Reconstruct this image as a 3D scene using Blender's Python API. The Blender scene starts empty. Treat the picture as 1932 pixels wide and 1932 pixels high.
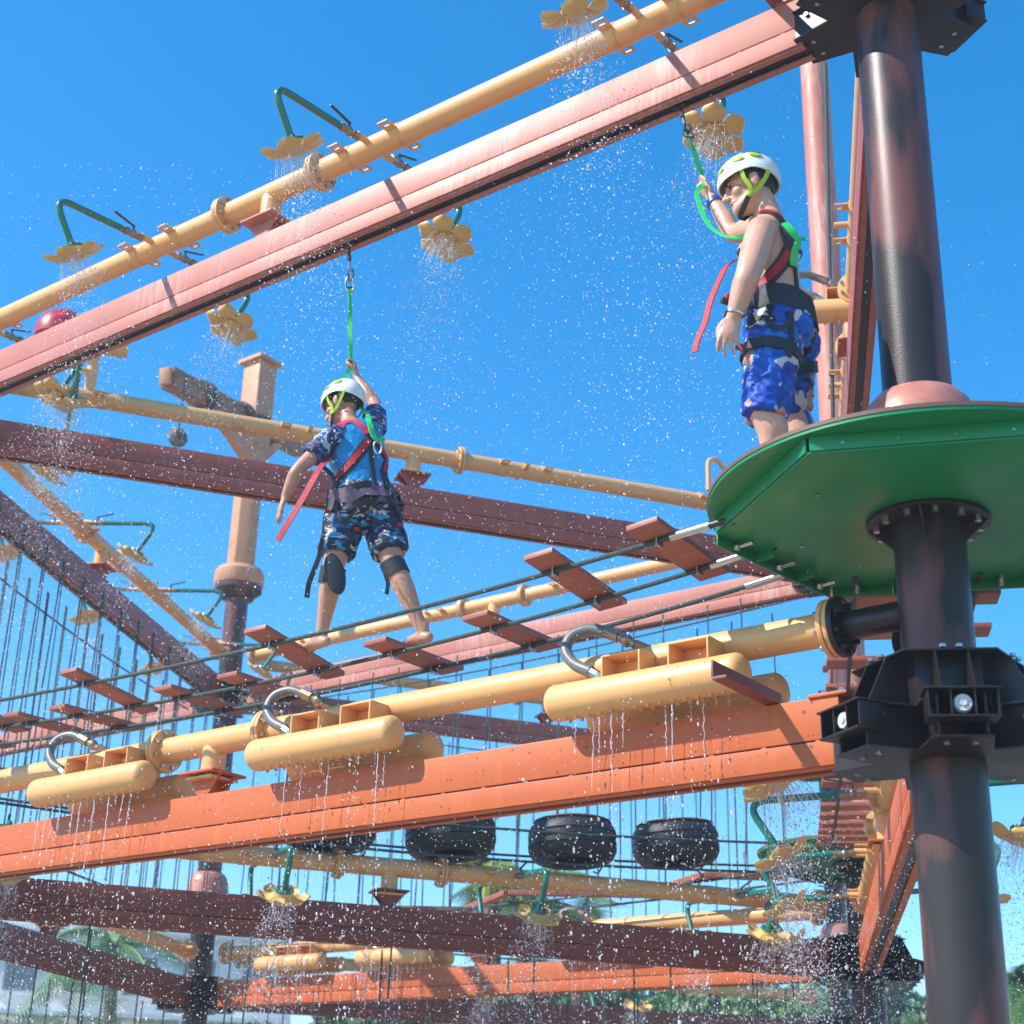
import bpy, bmesh, math, random
import numpy as np
from mathutils import Vector, Matrix, Quaternion
from mathutils.bvhtree import BVHTree
V = Vector; PI = math.pi; R = math.radians
random.seed(7); rng = np.random.default_rng(11)
scene = bpy.context.scene; COL = scene.collection

# ------------------------------------------------------------------ camera, sky, sun, exposure
EYE = 1.6; PITCH = R(22.628); ROLL = R(1.711); FPX = 2910.665; CX = 966.0     # focal length for a 1932 px wide picture
cp, sp, cr, sr = math.cos(PITCH), math.sin(PITCH), math.cos(ROLL), math.sin(ROLL)
_f = V((0, cp, sp)); _r0 = V((1, 0, 0)); _u0 = V((0, -sp, cp))
_r = _r0*cr + _u0*sr; _u = _u0*cr - _r0*sr
cam = bpy.data.cameras.new('camera'); camo = bpy.data.objects.new('camera', cam); COL.objects.link(camo)
camo.matrix_world = Matrix(((_r.x, _u.x, -_f.x, 0), (_r.y, _u.y, -_f.y, 0), (_r.z, _u.z, -_f.z, EYE), (0, 0, 0, 1)))
cam.sensor_width = 36; cam.lens = 36*FPX/1932; cam.clip_end = 3000
cam.dof.use_dof = True; cam.dof.focus_distance = 7.6; cam.dof.aperture_fstop = 3.2
scene.camera = camo
SUN_EL = R(44); SUN_H = V((-0.957, -0.29, 0)).normalized()                   # the sun stands high on the left
SUN_V = (SUN_H*math.cos(SUN_EL) + V((0, 0, math.sin(SUN_EL)))).normalized()
world = bpy.data.worlds.new('World'); scene.world = world; world.use_nodes = True
wn = world.node_tree; wn.nodes.clear()
sky = wn.nodes.new('ShaderNodeTexSky'); sky.sky_type = 'NISHITA'; sky.sun_disc = False
sky.sun_elevation = SUN_EL; sky.sun_rotation = math.atan2(SUN_H.x, SUN_H.y); sky.altitude = 0
sky.air_density = 1.0; sky.dust_density = 0.1; sky.ozone_density = 3.5
hs = wn.nodes.new('ShaderNodeHueSaturation'); hs.inputs['Saturation'].default_value = 1.40; hs.inputs['Hue'].default_value = 0.49
bgn = wn.nodes.new('ShaderNodeBackground'); bgn.inputs[1].default_value = 0.15
won = wn.nodes.new('ShaderNodeOutputWorld')
mx = wn.nodes.new('ShaderNodeMix'); mx.data_type = 'RGBA'; mx.blend_type = 'MULTIPLY'; mx.inputs[0].default_value = 1; mx.inputs[7].default_value = (0.97, 0.96, 1.03, 1)
wn.links.new(sky.outputs[0], hs.inputs['Color']); wn.links.new(hs.outputs[0], mx.inputs[6]); wn.links.new(mx.outputs[2], bgn.inputs[0]); wn.links.new(bgn.outputs[0], won.inputs[0])
sl = bpy.data.lights.new('sun', 'SUN'); sl.energy = 3.95; sl.angle = R(0.5); sl.color = (1, 0.945, 0.865)
so = bpy.data.objects.new('sun', sl); COL.objects.link(so); so.rotation_euler = SUN_V.to_track_quat('Z', 'Y').to_euler()
vs = scene.view_settings; vs.view_transform = 'Standard'; vs.look = 'None'; vs.gamma = 1; vs.use_curve_mapping = False; vs.exposure = 0.86

# ------------------------------------------------------------------ measuring helpers: photograph pixel -> point in the place
def ray(x, y):
    a2, b2 = (x-CX)/FPX, (CX-y)/FPX
    a, b = a2*cr - b2*sr, a2*sr + b2*cr
    return V((a, cp - b*sp, sp + b*cp))
def at(x, y, Y): r = ray(x, y); return V((0, 0, EYE)) + r*(Y/r.y)
def atz(x, y, Z): r = ray(x, y); return V((0, 0, EYE)) + r*((Z-EYE)/r.z)
def proj(p):
    z = p[2]-EYE; d = p[1]*cp + z*sp; u = -p[1]*sp + z*cp; a, b = p[0]/d, u/d
    return CX + FPX*(a*cr + b*sr), CX - FPX*(b*cr - a*sr), d
def inframe(p, m=150):
    x, y, d = proj(p); return d > 0.5 and -m < x < 1932+m and -m < y < 1932+m

# ------------------------------------------------------------------ materials
MATS = {}
def nd(t, k, **kw):
    n = t.nodes.new(k)
    for a, b in kw.items(): setattr(n, a, b)
    return n
def paint(name, col, rough=0.4, col2=None, scale=3.0, amt=0.5, stretch=(1, 1, 1), bump=0.0, bscale=60, metal=0.0, spec=0.5,
          dirt=None, dscale=8.0, dlo=0.55, dhi=0.7, dstretch=(1, 1, 1), coat=0.0, sss=0.0, speck=None, sscale=90, slo=0.70, dmod=0):
    m = bpy.data.materials.new(name); m.use_nodes = True; t = m.node_tree; L = t.links.new
    b = t.nodes['Principled BSDF']; b.inputs['Metallic'].default_value = metal
    b.inputs['Specular IOR Level'].default_value = spec; b.inputs['Coat Weight'].default_value = coat; b.inputs['Coat Roughness'].default_value = 0.12
    if sss: b.inputs['Subsurface Weight'].default_value = sss; b.inputs['Subsurface Radius'].default_value = (0.012, 0.005, 0.003)
    tc = nd(t, 'ShaderNodeTexCoord')
    def noise(sc, st, det=4):
        mp = nd(t, 'ShaderNodeMapping'); mp.inputs['Scale'].default_value = st; L(tc.outputs['Object'], mp.inputs[0])
        n = nd(t, 'ShaderNodeTexNoise'); n.inputs['Scale'].default_value = sc; n.inputs['Detail'].default_value = det; L(mp.outputs[0], n.inputs[0]); return n
    def ramp(src, lo, hi):
        r = nd(t, 'ShaderNodeMapRange'); r.inputs[1].default_value = lo; r.inputs[2].default_value = hi; L(src, r.inputs[0]); return r.outputs[0]
    def mix(fac, a, c):
        x = nd(t, 'ShaderNodeMix', data_type='RGBA'); L(fac, x.inputs[0])
        if isinstance(a, tuple): x.inputs[6].default_value = (*a, 1)
        else: L(a, x.inputs[6])
        x.inputs[7].default_value = (*c, 1); return x.outputs[2]
    c2 = col2 or tuple(k*0.8 for k in col)
    n1 = noise(scale, stretch); f1 = ramp(n1.outputs[0], 0.5-amt*0.5, 0.5+amt*0.5)
    out = mix(f1, col, c2)
    if dirt:
        n2 = noise(dscale, dstretch, 6); df = ramp(n2.outputs[0], dlo, dhi)
        if dmod:
            n6 = noise(dmod, (1, 1, 0.6), 3); mm = nd(t, 'ShaderNodeMath', operation='MULTIPLY'); L(df, mm.inputs[0]); L(ramp(n6.outputs[0], 0.38, 0.68), mm.inputs[1]); df = mm.outputs[0]
        out = mix(df, out, dirt)
    if speck:
        n3 = noise(sscale, (1, 1, 1), 1); out = mix(ramp(n3.outputs[0], slo, slo+0.03), out, speck)
    L(out, b.inputs['Base Color'])
    n4 = noise(scale*2.3, (1, 1, 1)); rr = nd(t, 'ShaderNodeMapRange'); rr.inputs[3].default_value = max(0.03, rough-0.1); rr.inputs[4].default_value = min(1, rough+0.13)
    L(n4.outputs[0], rr.inputs[0]); L(rr.outputs[0], b.inputs['Roughness'])
    if bump:
        n5 = noise(bscale, (1, 1, 1), 3); bp = nd(t, 'ShaderNodeBump'); bp.inputs['Strength'].default_value = bump; bp.inputs['Distance'].default_value = 0.01
        L(n5.outputs[0], bp.inputs['Height']); L(bp.outputs[0], b.inputs['Normal'])
    MATS[name] = m; return m
def patches(name, cols, scale, seeds=(0, 5, 9), rough=0.55, lo=0.54, stretch=(1, 1, 1)):
    """printed cloth: flat blotches of several colours"""
    m = bpy.data.materials.new(name); m.use_nodes = True; t = m.node_tree; L = t.links.new; b = t.nodes['Principled BSDF']
    b.inputs['Roughness'].default_value = rough; b.inputs['Specular IOR Level'].default_value = 0.4
    tc = nd(t, 'ShaderNodeTexCoord'); prev = None
    for i, c in enumerate(cols[1:]):
        mp = nd(t, 'ShaderNodeMapping'); mp.inputs['Location'].default_value = (i*3.7+seeds[i % 3], i*1.3, i*5.1); mp.inputs['Scale'].default_value = stretch; L(tc.outputs['Object'], mp.inputs[0])
        n = nd(t, 'ShaderNodeTexNoise'); n.inputs['Scale'].default_value = scale*(1+0.35*i); n.inputs['Detail'].default_value = 2.0; n.inputs['Distortion'].default_value = 0.8; L(mp.outputs[0], n.inputs[0])
        r = nd(t, 'ShaderNodeMapRange'); r.inputs[1].default_value = lo+0.02*i; r.inputs[2].default_value = lo+0.02*i+0.025; L(n.outputs[0], r.inputs[0])
        x = nd(t, 'ShaderNodeMix', data_type='RGBA'); L(r.outputs[0], x.inputs[0]); x.inputs[7].default_value = (*c, 1)
        if prev is None: x.inputs[6].default_value = (*cols[0], 1)
        else: L(prev, x.inputs[6])
        prev = x.outputs[2]
    L(prev, b.inputs['Base Color'])
    n5 = nd(t, 'ShaderNodeTexNoise'); n5.inputs['Scale'].default_value = 30; L(tc.outputs['Object'], n5.inputs[0])
    bp = nd(t, 'ShaderNodeBump'); bp.inputs['Strength'].default_value = 0.5; bp.inputs['Distance'].default_value = 0.012; L(n5.outputs[0], bp.inputs['Height']); L(bp.outputs[0], b.inputs['Normal'])
    MATS[name] = m; return m

paint('beam_pink', (0.52, 0.180, 0.125), 0.48, (0.45, 0.14, 0.095), 1.2, 0.6, (0.5, 1, 1), dirt=(0.74, 0.47, 0.41), dscale=38, dlo=0.40, dhi=0.72, dstretch=(1, 1, 0.11), dmod=1.1, spec=0.4, speck=(0.30, 0.09, 0.06), sscale=55, slo=0.77)
paint('beam_red', (0.42, 0.092, 0.048), 0.46, (0.34, 0.075, 0.042), 2.0, 0.6, (0.5, 1, 2), dirt=(0.44, 0.13, 0.09), dscale=9, dlo=0.5, dhi=0.85, dstretch=(1, 1, 0.25), coat=0.1)
paint('beam_orange', (0.58, 0.135, 0.036), 0.44, (0.50, 0.108, 0.028), 2.0, 0.6, (0.5, 1, 2), spec=0.35, dirt=(0.62, 0.15, 0.04), dscale=14, dlo=0.52, dhi=0.8, dstretch=(1, 1, 0.2), speck=(0.20, 0.045, 0.018), sscale=34, slo=0.735)
paint('beam_orange_shaded', (0.27, 0.060, 0.028), 0.5, (0.22, 0.050, 0.024), 2.0, 0.6, (0.5, 1, 2))  # orange of the lower beams darkened to brown, shade put into the colour
paint('beam_dark', (0.27, 0.062, 0.042), 0.45, (0.22, 0.05, 0.036), 2.5, 0.6)
paint('pipe_yellow', (0.80, 0.43, 0.16), 0.40, (0.77, 0.39, 0.14), 2.2, 0.7, dirt=(0.55, 0.29, 0.11), dscale=6, dlo=0.58, dhi=0.80, bump=0.04, bscale=25, speck=(0.42, 0.22, 0.09), sscale=40, slo=0.76)
paint('flower_yellow', (0.74, 0.47, 0.16), 0.40, (0.68, 0.41, 0.12), 9, 0.8)
paint('green_tube', (0.004, 0.19, 0.13), 0.28, (0.003, 0.15, 0.10), 5, 0.8, coat=0.4)
paint('platform_green', (0.006, 0.235, 0.070), 0.40, (0.005, 0.205, 0.062), 2.5, 0.8, coat=0.1)
paint('pole_dark', (0.017, 0.012, 0.012), 0.38, (0.045, 0.035, 0.032), 1.1, 0.30, (1, 1, 0.35), dirt=(0.15, 0.055, 0.045), dscale=2.1, dlo=0.47, dhi=0.56, dstretch=(1.6, 1.6, 0.5), spec=0.38, bump=0.10, bscale=120)
paint('bracket_black', (0.013, 0.009, 0.008), 0.35, (0.026, 0.015, 0.013), 4, 0.5, spec=0.4)
paint('dome_pink', (0.55, 0.22, 0.155), 0.38, (0.42, 0.15, 0.11), 14, 0.5)
paint('steel', (0.55, 0.55, 0.54), 0.25, (0.42, 0.42, 0.42), 8, 0.6, metal=0.95)
paint('brass', (0.42, 0.31, 0.20), 0.35, (0.30, 0.22, 0.16), 12, 0.7, metal=0.8)
paint('hose_grey', (0.17, 0.175, 0.17), 0.4, (0.12, 0.125, 0.12), 20, 0.6)
paint('black_plastic', (0.018, 0.018, 0.02), 0.4, (0.03, 0.03, 0.032), 10, 0.6)
paint('rubber', (0.013, 0.014, 0.017), 0.55, (0.028, 0.028, 0.032), 7, 0.7, bump=0.2, bscale=40)
paint('tyre_rim', (0.12, 0.028, 0.02), 0.6)
paint('rope', (0.022, 0.05, 0.045), 0.6, (0.05, 0.075, 0.07), 90, 0.6, bump=0.8, bscale=160)
paint('plank', (0.37, 0.12, 0.075), 0.5, (0.27, 0.08, 0.05), 5, 0.7, (0.6, 6, 1), dirt=(0.46, 0.25, 0.18), dscale=9, dlo=0.6, dhi=0.8, bump=0.15, bscale=50)
paint('plug_white', (0.55, 0.58, 0.60), 0.35)
paint('deck_brown', (0.16, 0.09, 0.07), 0.6)
paint('webbing_green', (0.02, 0.55, 0.17), 0.5, (0.05, 0.65, 0.12), 20, 0.6)
paint('strap_lime', (0.42, 0.62, 0.015), 0.5)
paint('webbing_red', (0.44, 0.003, 0.014), 0.6, (0.34, 0.003, 0.014), 20, 0.6)
paint('webbing_pink', (0.60, 0.05, 0.13), 0.5)
paint('webbing_black', (0.012, 0.013, 0.018), 0.6, (0.025, 0.025, 0.03), 30, 0.6)
paint('pad_mauve', (0.115, 0.075, 0.13), 0.7, (0.09, 0.06, 0.10), 14, 0.6)
paint('pad_black', (0.012, 0.018, 0.024), 0.65, (0.02, 0.03, 0.036), 12, 0.6)
paint('helmet_white', (0.80, 0.81, 0.77), 0.30, (0.74, 0.76, 0.72), 5, 0.5, coat=0.2)
paint('hair', (0.012, 0.009, 0.008), 0.5, (0.022, 0.016, 0.013), 60, 0.6, bump=0.7, bscale=150)
paint('skin_fair', (0.66, 0.365, 0.25), 0.36, (0.60, 0.31, 0.205), 7, 0.6, sss=0.12, bump=0.10, bscale=70, dirt=(0.50, 0.23, 0.16), dscale=13, dlo=0.58, dhi=0.8)
paint('skin_tan', (0.58, 0.30, 0.19), 0.34, (0.47, 0.23, 0.145), 7, 0.6, sss=0.12, bump=0.10, bscale=70, dirt=(0.44, 0.19, 0.12), dscale=13, dlo=0.58, dhi=0.8)
paint('lip', (0.42, 0.16, 0.13), 0.4)
paint('eye_dark', (0.02, 0.013, 0.01), 0.2)
paint('shirt_cyan', (0.008, 0.25, 0.52), 0.32, (0.008, 0.20, 0.46), 5, 0.6, (1, 1, 0.5), bump=0.3, bscale=16)
patches('shirt_sleeve', [(0.012, 0.03, 0.10), (0.02, 0.10, 0.30), (0.35, 0.45, 0.6)], 14, lo=0.56)
patches('shorts_navy', [(0.010, 0.022, 0.055), (0.015, 0.09, 0.24), (0.03, 0.24, 0.45), (0.5, 0.5, 0.5)], 11, lo=0.55, stretch=(0.6, 0.6, 1.3))
patches('shorts_blue', [(0.004, 0.055, 0.38), (0.006, 0.15, 0.56), (0.005, 0.007, 0.016), (0.004, 0.09, 0.46), (0.55, 0.57, 0.60), (0.55, 0.27, 0.20)], 3.6, lo=0.53)
paint('blue_band', (0.02, 0.10, 0.40), 0.4)
paint('tan_column', (0.62, 0.30, 0.155), 0.55, (0.52, 0.24, 0.12), 3, 0.6, dirt=(0.42, 0.18, 0.09), dscale=7, dlo=0.55, dhi=0.75)
paint('timber_dark', (0.42, 0.19, 0.095), 0.7, (0.22, 0.09, 0.05), 5, 0.5, (1, 1, 3), bump=0.5, bscale=18)
paint('ball_rope', (0.16, 0.13, 0.10), 0.7, (0.06, 0.05, 0.045), 25, 0.3)
paint('toy_red', (0.50, 0.02, 0.02), 0.3, coat=0.4)
paint('leaf', (0.055, 0.13, 0.022), 0.5, (0.03, 0.08, 0.018), 2, 0.6)
paint('leaf_yellow', (0.32, 0.36, 0.03), 0.5, (0.20, 0.28, 0.03), 2, 0.6)
paint('leaf_palm', (0.07, 0.19, 0.03), 0.45, (0.11, 0.23, 0.05), 2, 0.6)
paint('bark', (0.17, 0.12, 0.085), 0.8, (0.11, 0.08, 0.06), 12, 0.6, bump=0.5, bscale=30)
paint('wall_white', (0.74, 0.74, 0.72), 0.7, (0.66, 0.66, 0.65), 1.0, 0.7)
paint('glass_dark', (0.05, 0.09, 0.12), 0.12)
paint('paving', (0.32, 0.27, 0.22), 0.7, (0.26, 0.22, 0.18), 0.8, 0.7)
paint('grass', (0.07, 0.14, 0.028), 0.8, (0.10, 0.16, 0.04), 0.6, 0.8)
def water_mat():
    m = bpy.data.materials.new('water_drop'); m.use_nodes = True; t = m.node_tree; t.nodes.clear(); L = t.links.new
    o = nd(t, 'ShaderNodeOutputMaterial'); a = nd(t, 'ShaderNodeBsdfDiffuse'); a.inputs[0].default_value = (0.93, 0.95, 1, 1)
    b = nd(t, 'ShaderNodeBsdfTranslucent'); b.inputs[0].default_value = (0.93, 0.95, 1, 1)
    g = nd(t, 'ShaderNodeBsdfGlossy'); g.inputs[1].default_value = 0.15
    m1 = nd(t, 'ShaderNodeMixShader'); m1.inputs[0].default_value = 0.5; L(a.outputs[0], m1.inputs[1]); L(b.outputs[0], m1.inputs[2])
    m2 = nd(t, 'ShaderNodeMixShader'); m2.inputs[0].default_value = 0.25; L(m1.outputs[0], m2.inputs[1]); L(g.outputs[0], m2.inputs[2])
    tr = nd(t, 'ShaderNodeBsdfTransparent'); m3 = nd(t, 'ShaderNodeMixShader'); m3.inputs[0].default_value = 0.25; L(m2.outputs[0], m3.inputs[1]); L(tr.outputs[0], m3.inputs[2])
    L(m3.outputs[0], o.inputs[0]); MATS['water_drop'] = m
water_mat()

# ------------------------------------------------------------------ mesh building
def frame(d):
    d = V(d).normalized(); a = V((0, 0, 1)) if abs(d.z) < 0.9 else V((1, 0, 0))
    x = d.cross(a).normalized(); return x, d.cross(x).normalized()
def smoothpath(pts, k=6):
    """Catmull-Rom through the points"""
    P = [V(p) for p in pts]
    if len(P) < 3: return P
    Q = [P[0]*2-P[1]] + P + [P[-1]*2-P[-2]]; out = []
    for i in range(1, len(Q)-2):
        a, b, c, d = Q[i-1:i+3]
        for j in range(k):
            t = j/k; out.append(0.5*((2*b) + (c-a)*t + (2*a-5*b+4*c-d)*t*t + (3*b-a-3*c+d)*t**3))
    return out + [P[-1]]
def bendpath(pts, r, k=6):
    """polyline with rounded corners"""
    P = [V(p) for p in pts]; out = [P[0]]
    for i in range(1, len(P)-1):
        a, b, c = P[i-1:i+2]; d1, d2 = (a-b), (c-b); rr = min(r, d1.length*0.48, d2.length*0.48)
        s, e = b + d1.normalized()*rr, b + d2.normalized()*rr
        for j in range(k+1):
            t = j/k; out.append(s*(1-t)**2 + b*2*t*(1-t) + e*t*t)
    return out + [P[-1]]
class MB:
    def __init__(s): s.v = []; s.f = []
    def add(s, v, f):
        o = len(s.v); s.v += [tuple(p) for p in v]; s.f += [tuple(i+o for i in q) for q in f]; return s
    def box(s, c, d, M=None):
        x, y, z = d[0]/2, d[1]/2, d[2]/2; c = V(c)
        vs_ = [V((a*x, b*y, e*z)) for a in (-1, 1) for b in (-1, 1) for e in (-1, 1)]
        if M: vs_ = [M @ p for p in vs_]
        return s.add([p+c for p in vs_], [(0, 1, 3, 2), (4, 6, 7, 5), (0, 4, 5, 1), (2, 3, 7, 6), (0, 2, 6, 4), (1, 5, 7, 3)])
    def bar(s, a, b, w, h, up=(0, 0, 1)):
        a, b = V(a), V(b); d = (b-a).normalized(); u = V(up); x = d.cross(u).normalized(); u = x.cross(d)
        vs_ = [p + x*(i*w/2) + u*(j*h/2) for p in (a, b) for i, j in ((-1, -1), (1, -1), (1, 1), (-1, 1))]
        return s.add(vs_, [(0, 1, 2, 3)[::-1], (4, 5, 6, 7), (0, 1, 5, 4), (1, 2, 6, 5), (2, 3, 7, 6), (3, 0, 4, 7)])
    def cyl(s, a, b, r, r2=None, n=18):
        a, b = V(a), V(b); x, y = frame(b-a); r2 = r if r2 is None else r2; vs_ = []
        for p, q in ((a, r), (b, r2)): vs_ += [p + (x*math.cos(2*PI*i/n) + y*math.sin(2*PI*i/n))*q for i in range(n)]
        return s.add(vs_, [(i, (i+1) % n, n+(i+1) % n, n+i) for i in range(n)] + [tuple(range(n))[::-1], tuple(range(n, 2*n))])
    def tube(s, pts, r, n=8):
        P = [V(p) for p in pts]; m = len(P); rr = r if isinstance(r, (list, tuple)) else [r]*m; vs_ = []; x = None
        for i, p in enumerate(P):
            d = (P[min(i+1, m-1)]-P[max(i-1, 0)]).normalized()
            if x is None: x, y = frame(d)
            else: x = (x - d*x.dot(d)).normalized(); y = d.cross(x)
            vs_ += [p + (x*math.cos(2*PI*k/n) + y*math.sin(2*PI*k/n))*rr[i] for k in range(n)]
        fs = [(i*n+k, i*n+(k+1) % n, (i+1)*n+(k+1) % n, (i+1)*n+k) for i in range(m-1) for k in range(n)]
        return s.add(vs_, fs + [tuple(range(n))[::-1], tuple(range((m-1)*n, m*n))])
    def lathe(s, prof, n=24, M=None, arc=2*PI):
        vs_ = []; m = len(prof)
        for r, z in prof: vs_ += [V((r*math.cos(arc*i/n), r*math.sin(arc*i/n), z)) for i in range(n)]
        if M: vs_ = [M @ p for p in vs_]
        return s.add(vs_, [(i*n+k, i*n+(k+1) % n, (i+1)*n+(k+1) % n, (i+1)*n+k) for i in range(m-1) for k in range(n)] + [tuple(range(n))[::-1], tuple(range((m-1)*n, m*n))])
    def prism(s, poly, z0, z1, M=None):
        n = len(poly); vs_ = [V((*p, z0)) for p in poly] + [V((*p, z1)) for p in poly]
        if M: vs_ = [M @ p for p in vs_]
        return s.add(vs_, [(i, (i+1) % n, n+(i+1) % n, n+i) for i in range(n)] + [tuple(range(n))[::-1], tuple(range(n, 2*n))])
    def ell(s, c, r, n=14, m=10, M=None):
        c = V(c); r = (r, r, r) if not isinstance(r, (tuple, list)) else r; vs_ = []
        for j in range(1, m):
            t = PI*j/m
            for i in range(n):
                p = V((r[0]*math.sin(t)*math.cos(2*PI*i/n), r[1]*math.sin(t)*math.sin(2*PI*i/n), r[2]*math.cos(t))); vs_.append(c + (M @ p if M else p))
        a, b = V((0, 0, r[2])), V((0, 0, -r[2])); vs_ += [c + (M @ a if M else a), c + (M @ b if M else b)]; k = (m-1)*n
        fs = [((j)*n+i, (j+1)*n+i, (j+1)*n+(i+1) % n, j*n+(i+1) % n) for j in range(m-2) for i in range(n)]
        fs += [(k, i, (i+1) % n) for i in range(n)] + [(k+1, (m-2)*n+(i+1) % n, (m-2)*n+i) for i in range(n)]
        return s.add(vs_, fs)
    def torus(s, c, ax, Rr, r, n=24, m=8):
        x, y = frame(ax); z = V(ax).normalized(); c = V(c)
        vs_ = [c + (x*math.cos(2*PI*i/n)+y*math.sin(2*PI*i/n))*(Rr+r*math.cos(2*PI*j/m)) + z*r*math.sin(2*PI*j/m) for i in range(n) for j in range(m)]
        return s.add(vs_, [(i*m+j, ((i+1) % n)*m+j, ((i+1) % n)*m+(j+1) % m, i*m+(j+1) % m) for i in range(n) for j in range(m)])
    def build(s, name, mat, parent=None, bevel=0.0, smooth=35):
        me = bpy.data.meshes.new(name); me.from_pydata(s.v, [], s.f); me.update()
        bm = bmesh.new(); bm.from_mesh(me)
        bmesh.ops.recalc_face_normals(bm, faces=bm.faces)
        if bevel:
            es = [e for e in bm.edges if len(e.link_faces) == 2 and e.calc_face_angle(0) > R(35)]
            bmesh.ops.bevel(bm, geom=es, offset=bevel, segments=2, affect='EDGES', profile=0.6, clamp_overlap=True)
        bm.to_mesh(me); bm.free()
        if smooth: me.shade_smooth(); me.set_sharp_from_angle(angle=R(smooth))
        o = link(name, me, mat, parent)
        if name in SMALL: o['kind'] = 'stuff'
        return o
SMALL = {'bolt', 'nozzle', 'weld', 'gusset', 'end_plate', 'bracket_web', 'bracket_plate', 'clamp', 'jet', 'strand'}
def link(name, me, mat=None, parent=None):
    o = bpy.data.objects.new(name, me); COL.objects.link(o)
    if mat and not me.materials: me.materials.append(MATS[mat])
    if parent: o.parent = parent
    return o
def tag(o, label=None, cat=None, group=None, kind=None):
    for k, v in (('label', label), ('category', cat), ('group', group), ('kind', kind)):
        if v: o[k] = v
    return o
def empty(name, loc=(0, 0, 0), rz=0.0, label=None, cat=None, group=None):
    o = bpy.data.objects.new(name, None); COL.objects.link(o); o.location = loc; o.rotation_euler = (0, 0, rz); o.empty_display_size = 0.1
    return tag(o, label, cat, group)
def inst(src, parent, M):
    """another piece that shares the mesh of src"""
    o = bpy.data.objects.new(src.name.split('.')[0], src.data); COL.objects.link(o); o.parent = parent; o.matrix_local = M; return o
CH = {}
def kids(o):
    return [c for c in bpy.data.objects if c.parent == o]
def copy_tree(o, parent=None, cache=None):
    c = o.copy(); COL.objects.link(c); c.parent = parent
    for ch in (cache or {}).get(o.name, kids(o) if cache is None else []): copy_tree(ch, c, cache)
    return c
def make_cache(root):
    d = {}
    def rec(o):
        k = kids(o); d[o.name] = k
        for c in k: rec(c)
    rec(root); return d
T = Matrix.Translation
def Rz(a): return Matrix.Rotation(a, 4, 'Z')
def Rx(a): return Matrix.Rotation(a, 4, 'X')
def Ry(a): return Matrix.Rotation(a, 4, 'Y')

# ------------------------------------------------------------------ the lattice of pillars (60 degree grid)
PIL = {1: V((1.686, 5.766, 0)), 2: V((-4.848, 10.808, 0)), 3: V((3.118, 13.491, 0)), 4: V((-3.447, 18.504, 0))}
PIL[6] = PIL[4] + PIL[3] - PIL[2]; PIL[7] = PIL[4] + PIL[2] - PIL[1]
SPAN = 8.25; ANG = R(142.35)                    # span between pillars; bearing of the front beams
ZT, ZL, ZD = 6.555, 3.045, 4.115                 # underside of upper and lower beams, top of the platforms
def span(i, j): d = PIL[j]-PIL[i]; return d.length, math.atan2(d.y, d.x)
def loc(i, j, t, off, z): l, a = span(i, j); return PIL[i] + V((math.cos(a)*t - math.sin(a)*off, math.sin(a)*t + math.cos(a)*off, z))

# ------------------------------------------------------------------ setting: ground and background
g = MB().add([(-170, -40, 0), (170, -40, 0), (170, 260, 0), (-170, 260, 0)], [(0, 1, 2, 3)]).build('ground', 'grass', smooth=0); tag(g, kind='structure')
g = MB().add([(-14, -6, 0.004), (16, -6, 0.004), (16, 30, 0.004), (-14, 30, 0.004)], [(0, 1, 2, 3)]).build('pool_paving', 'paving', smooth=0); tag(g, kind='structure')

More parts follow.
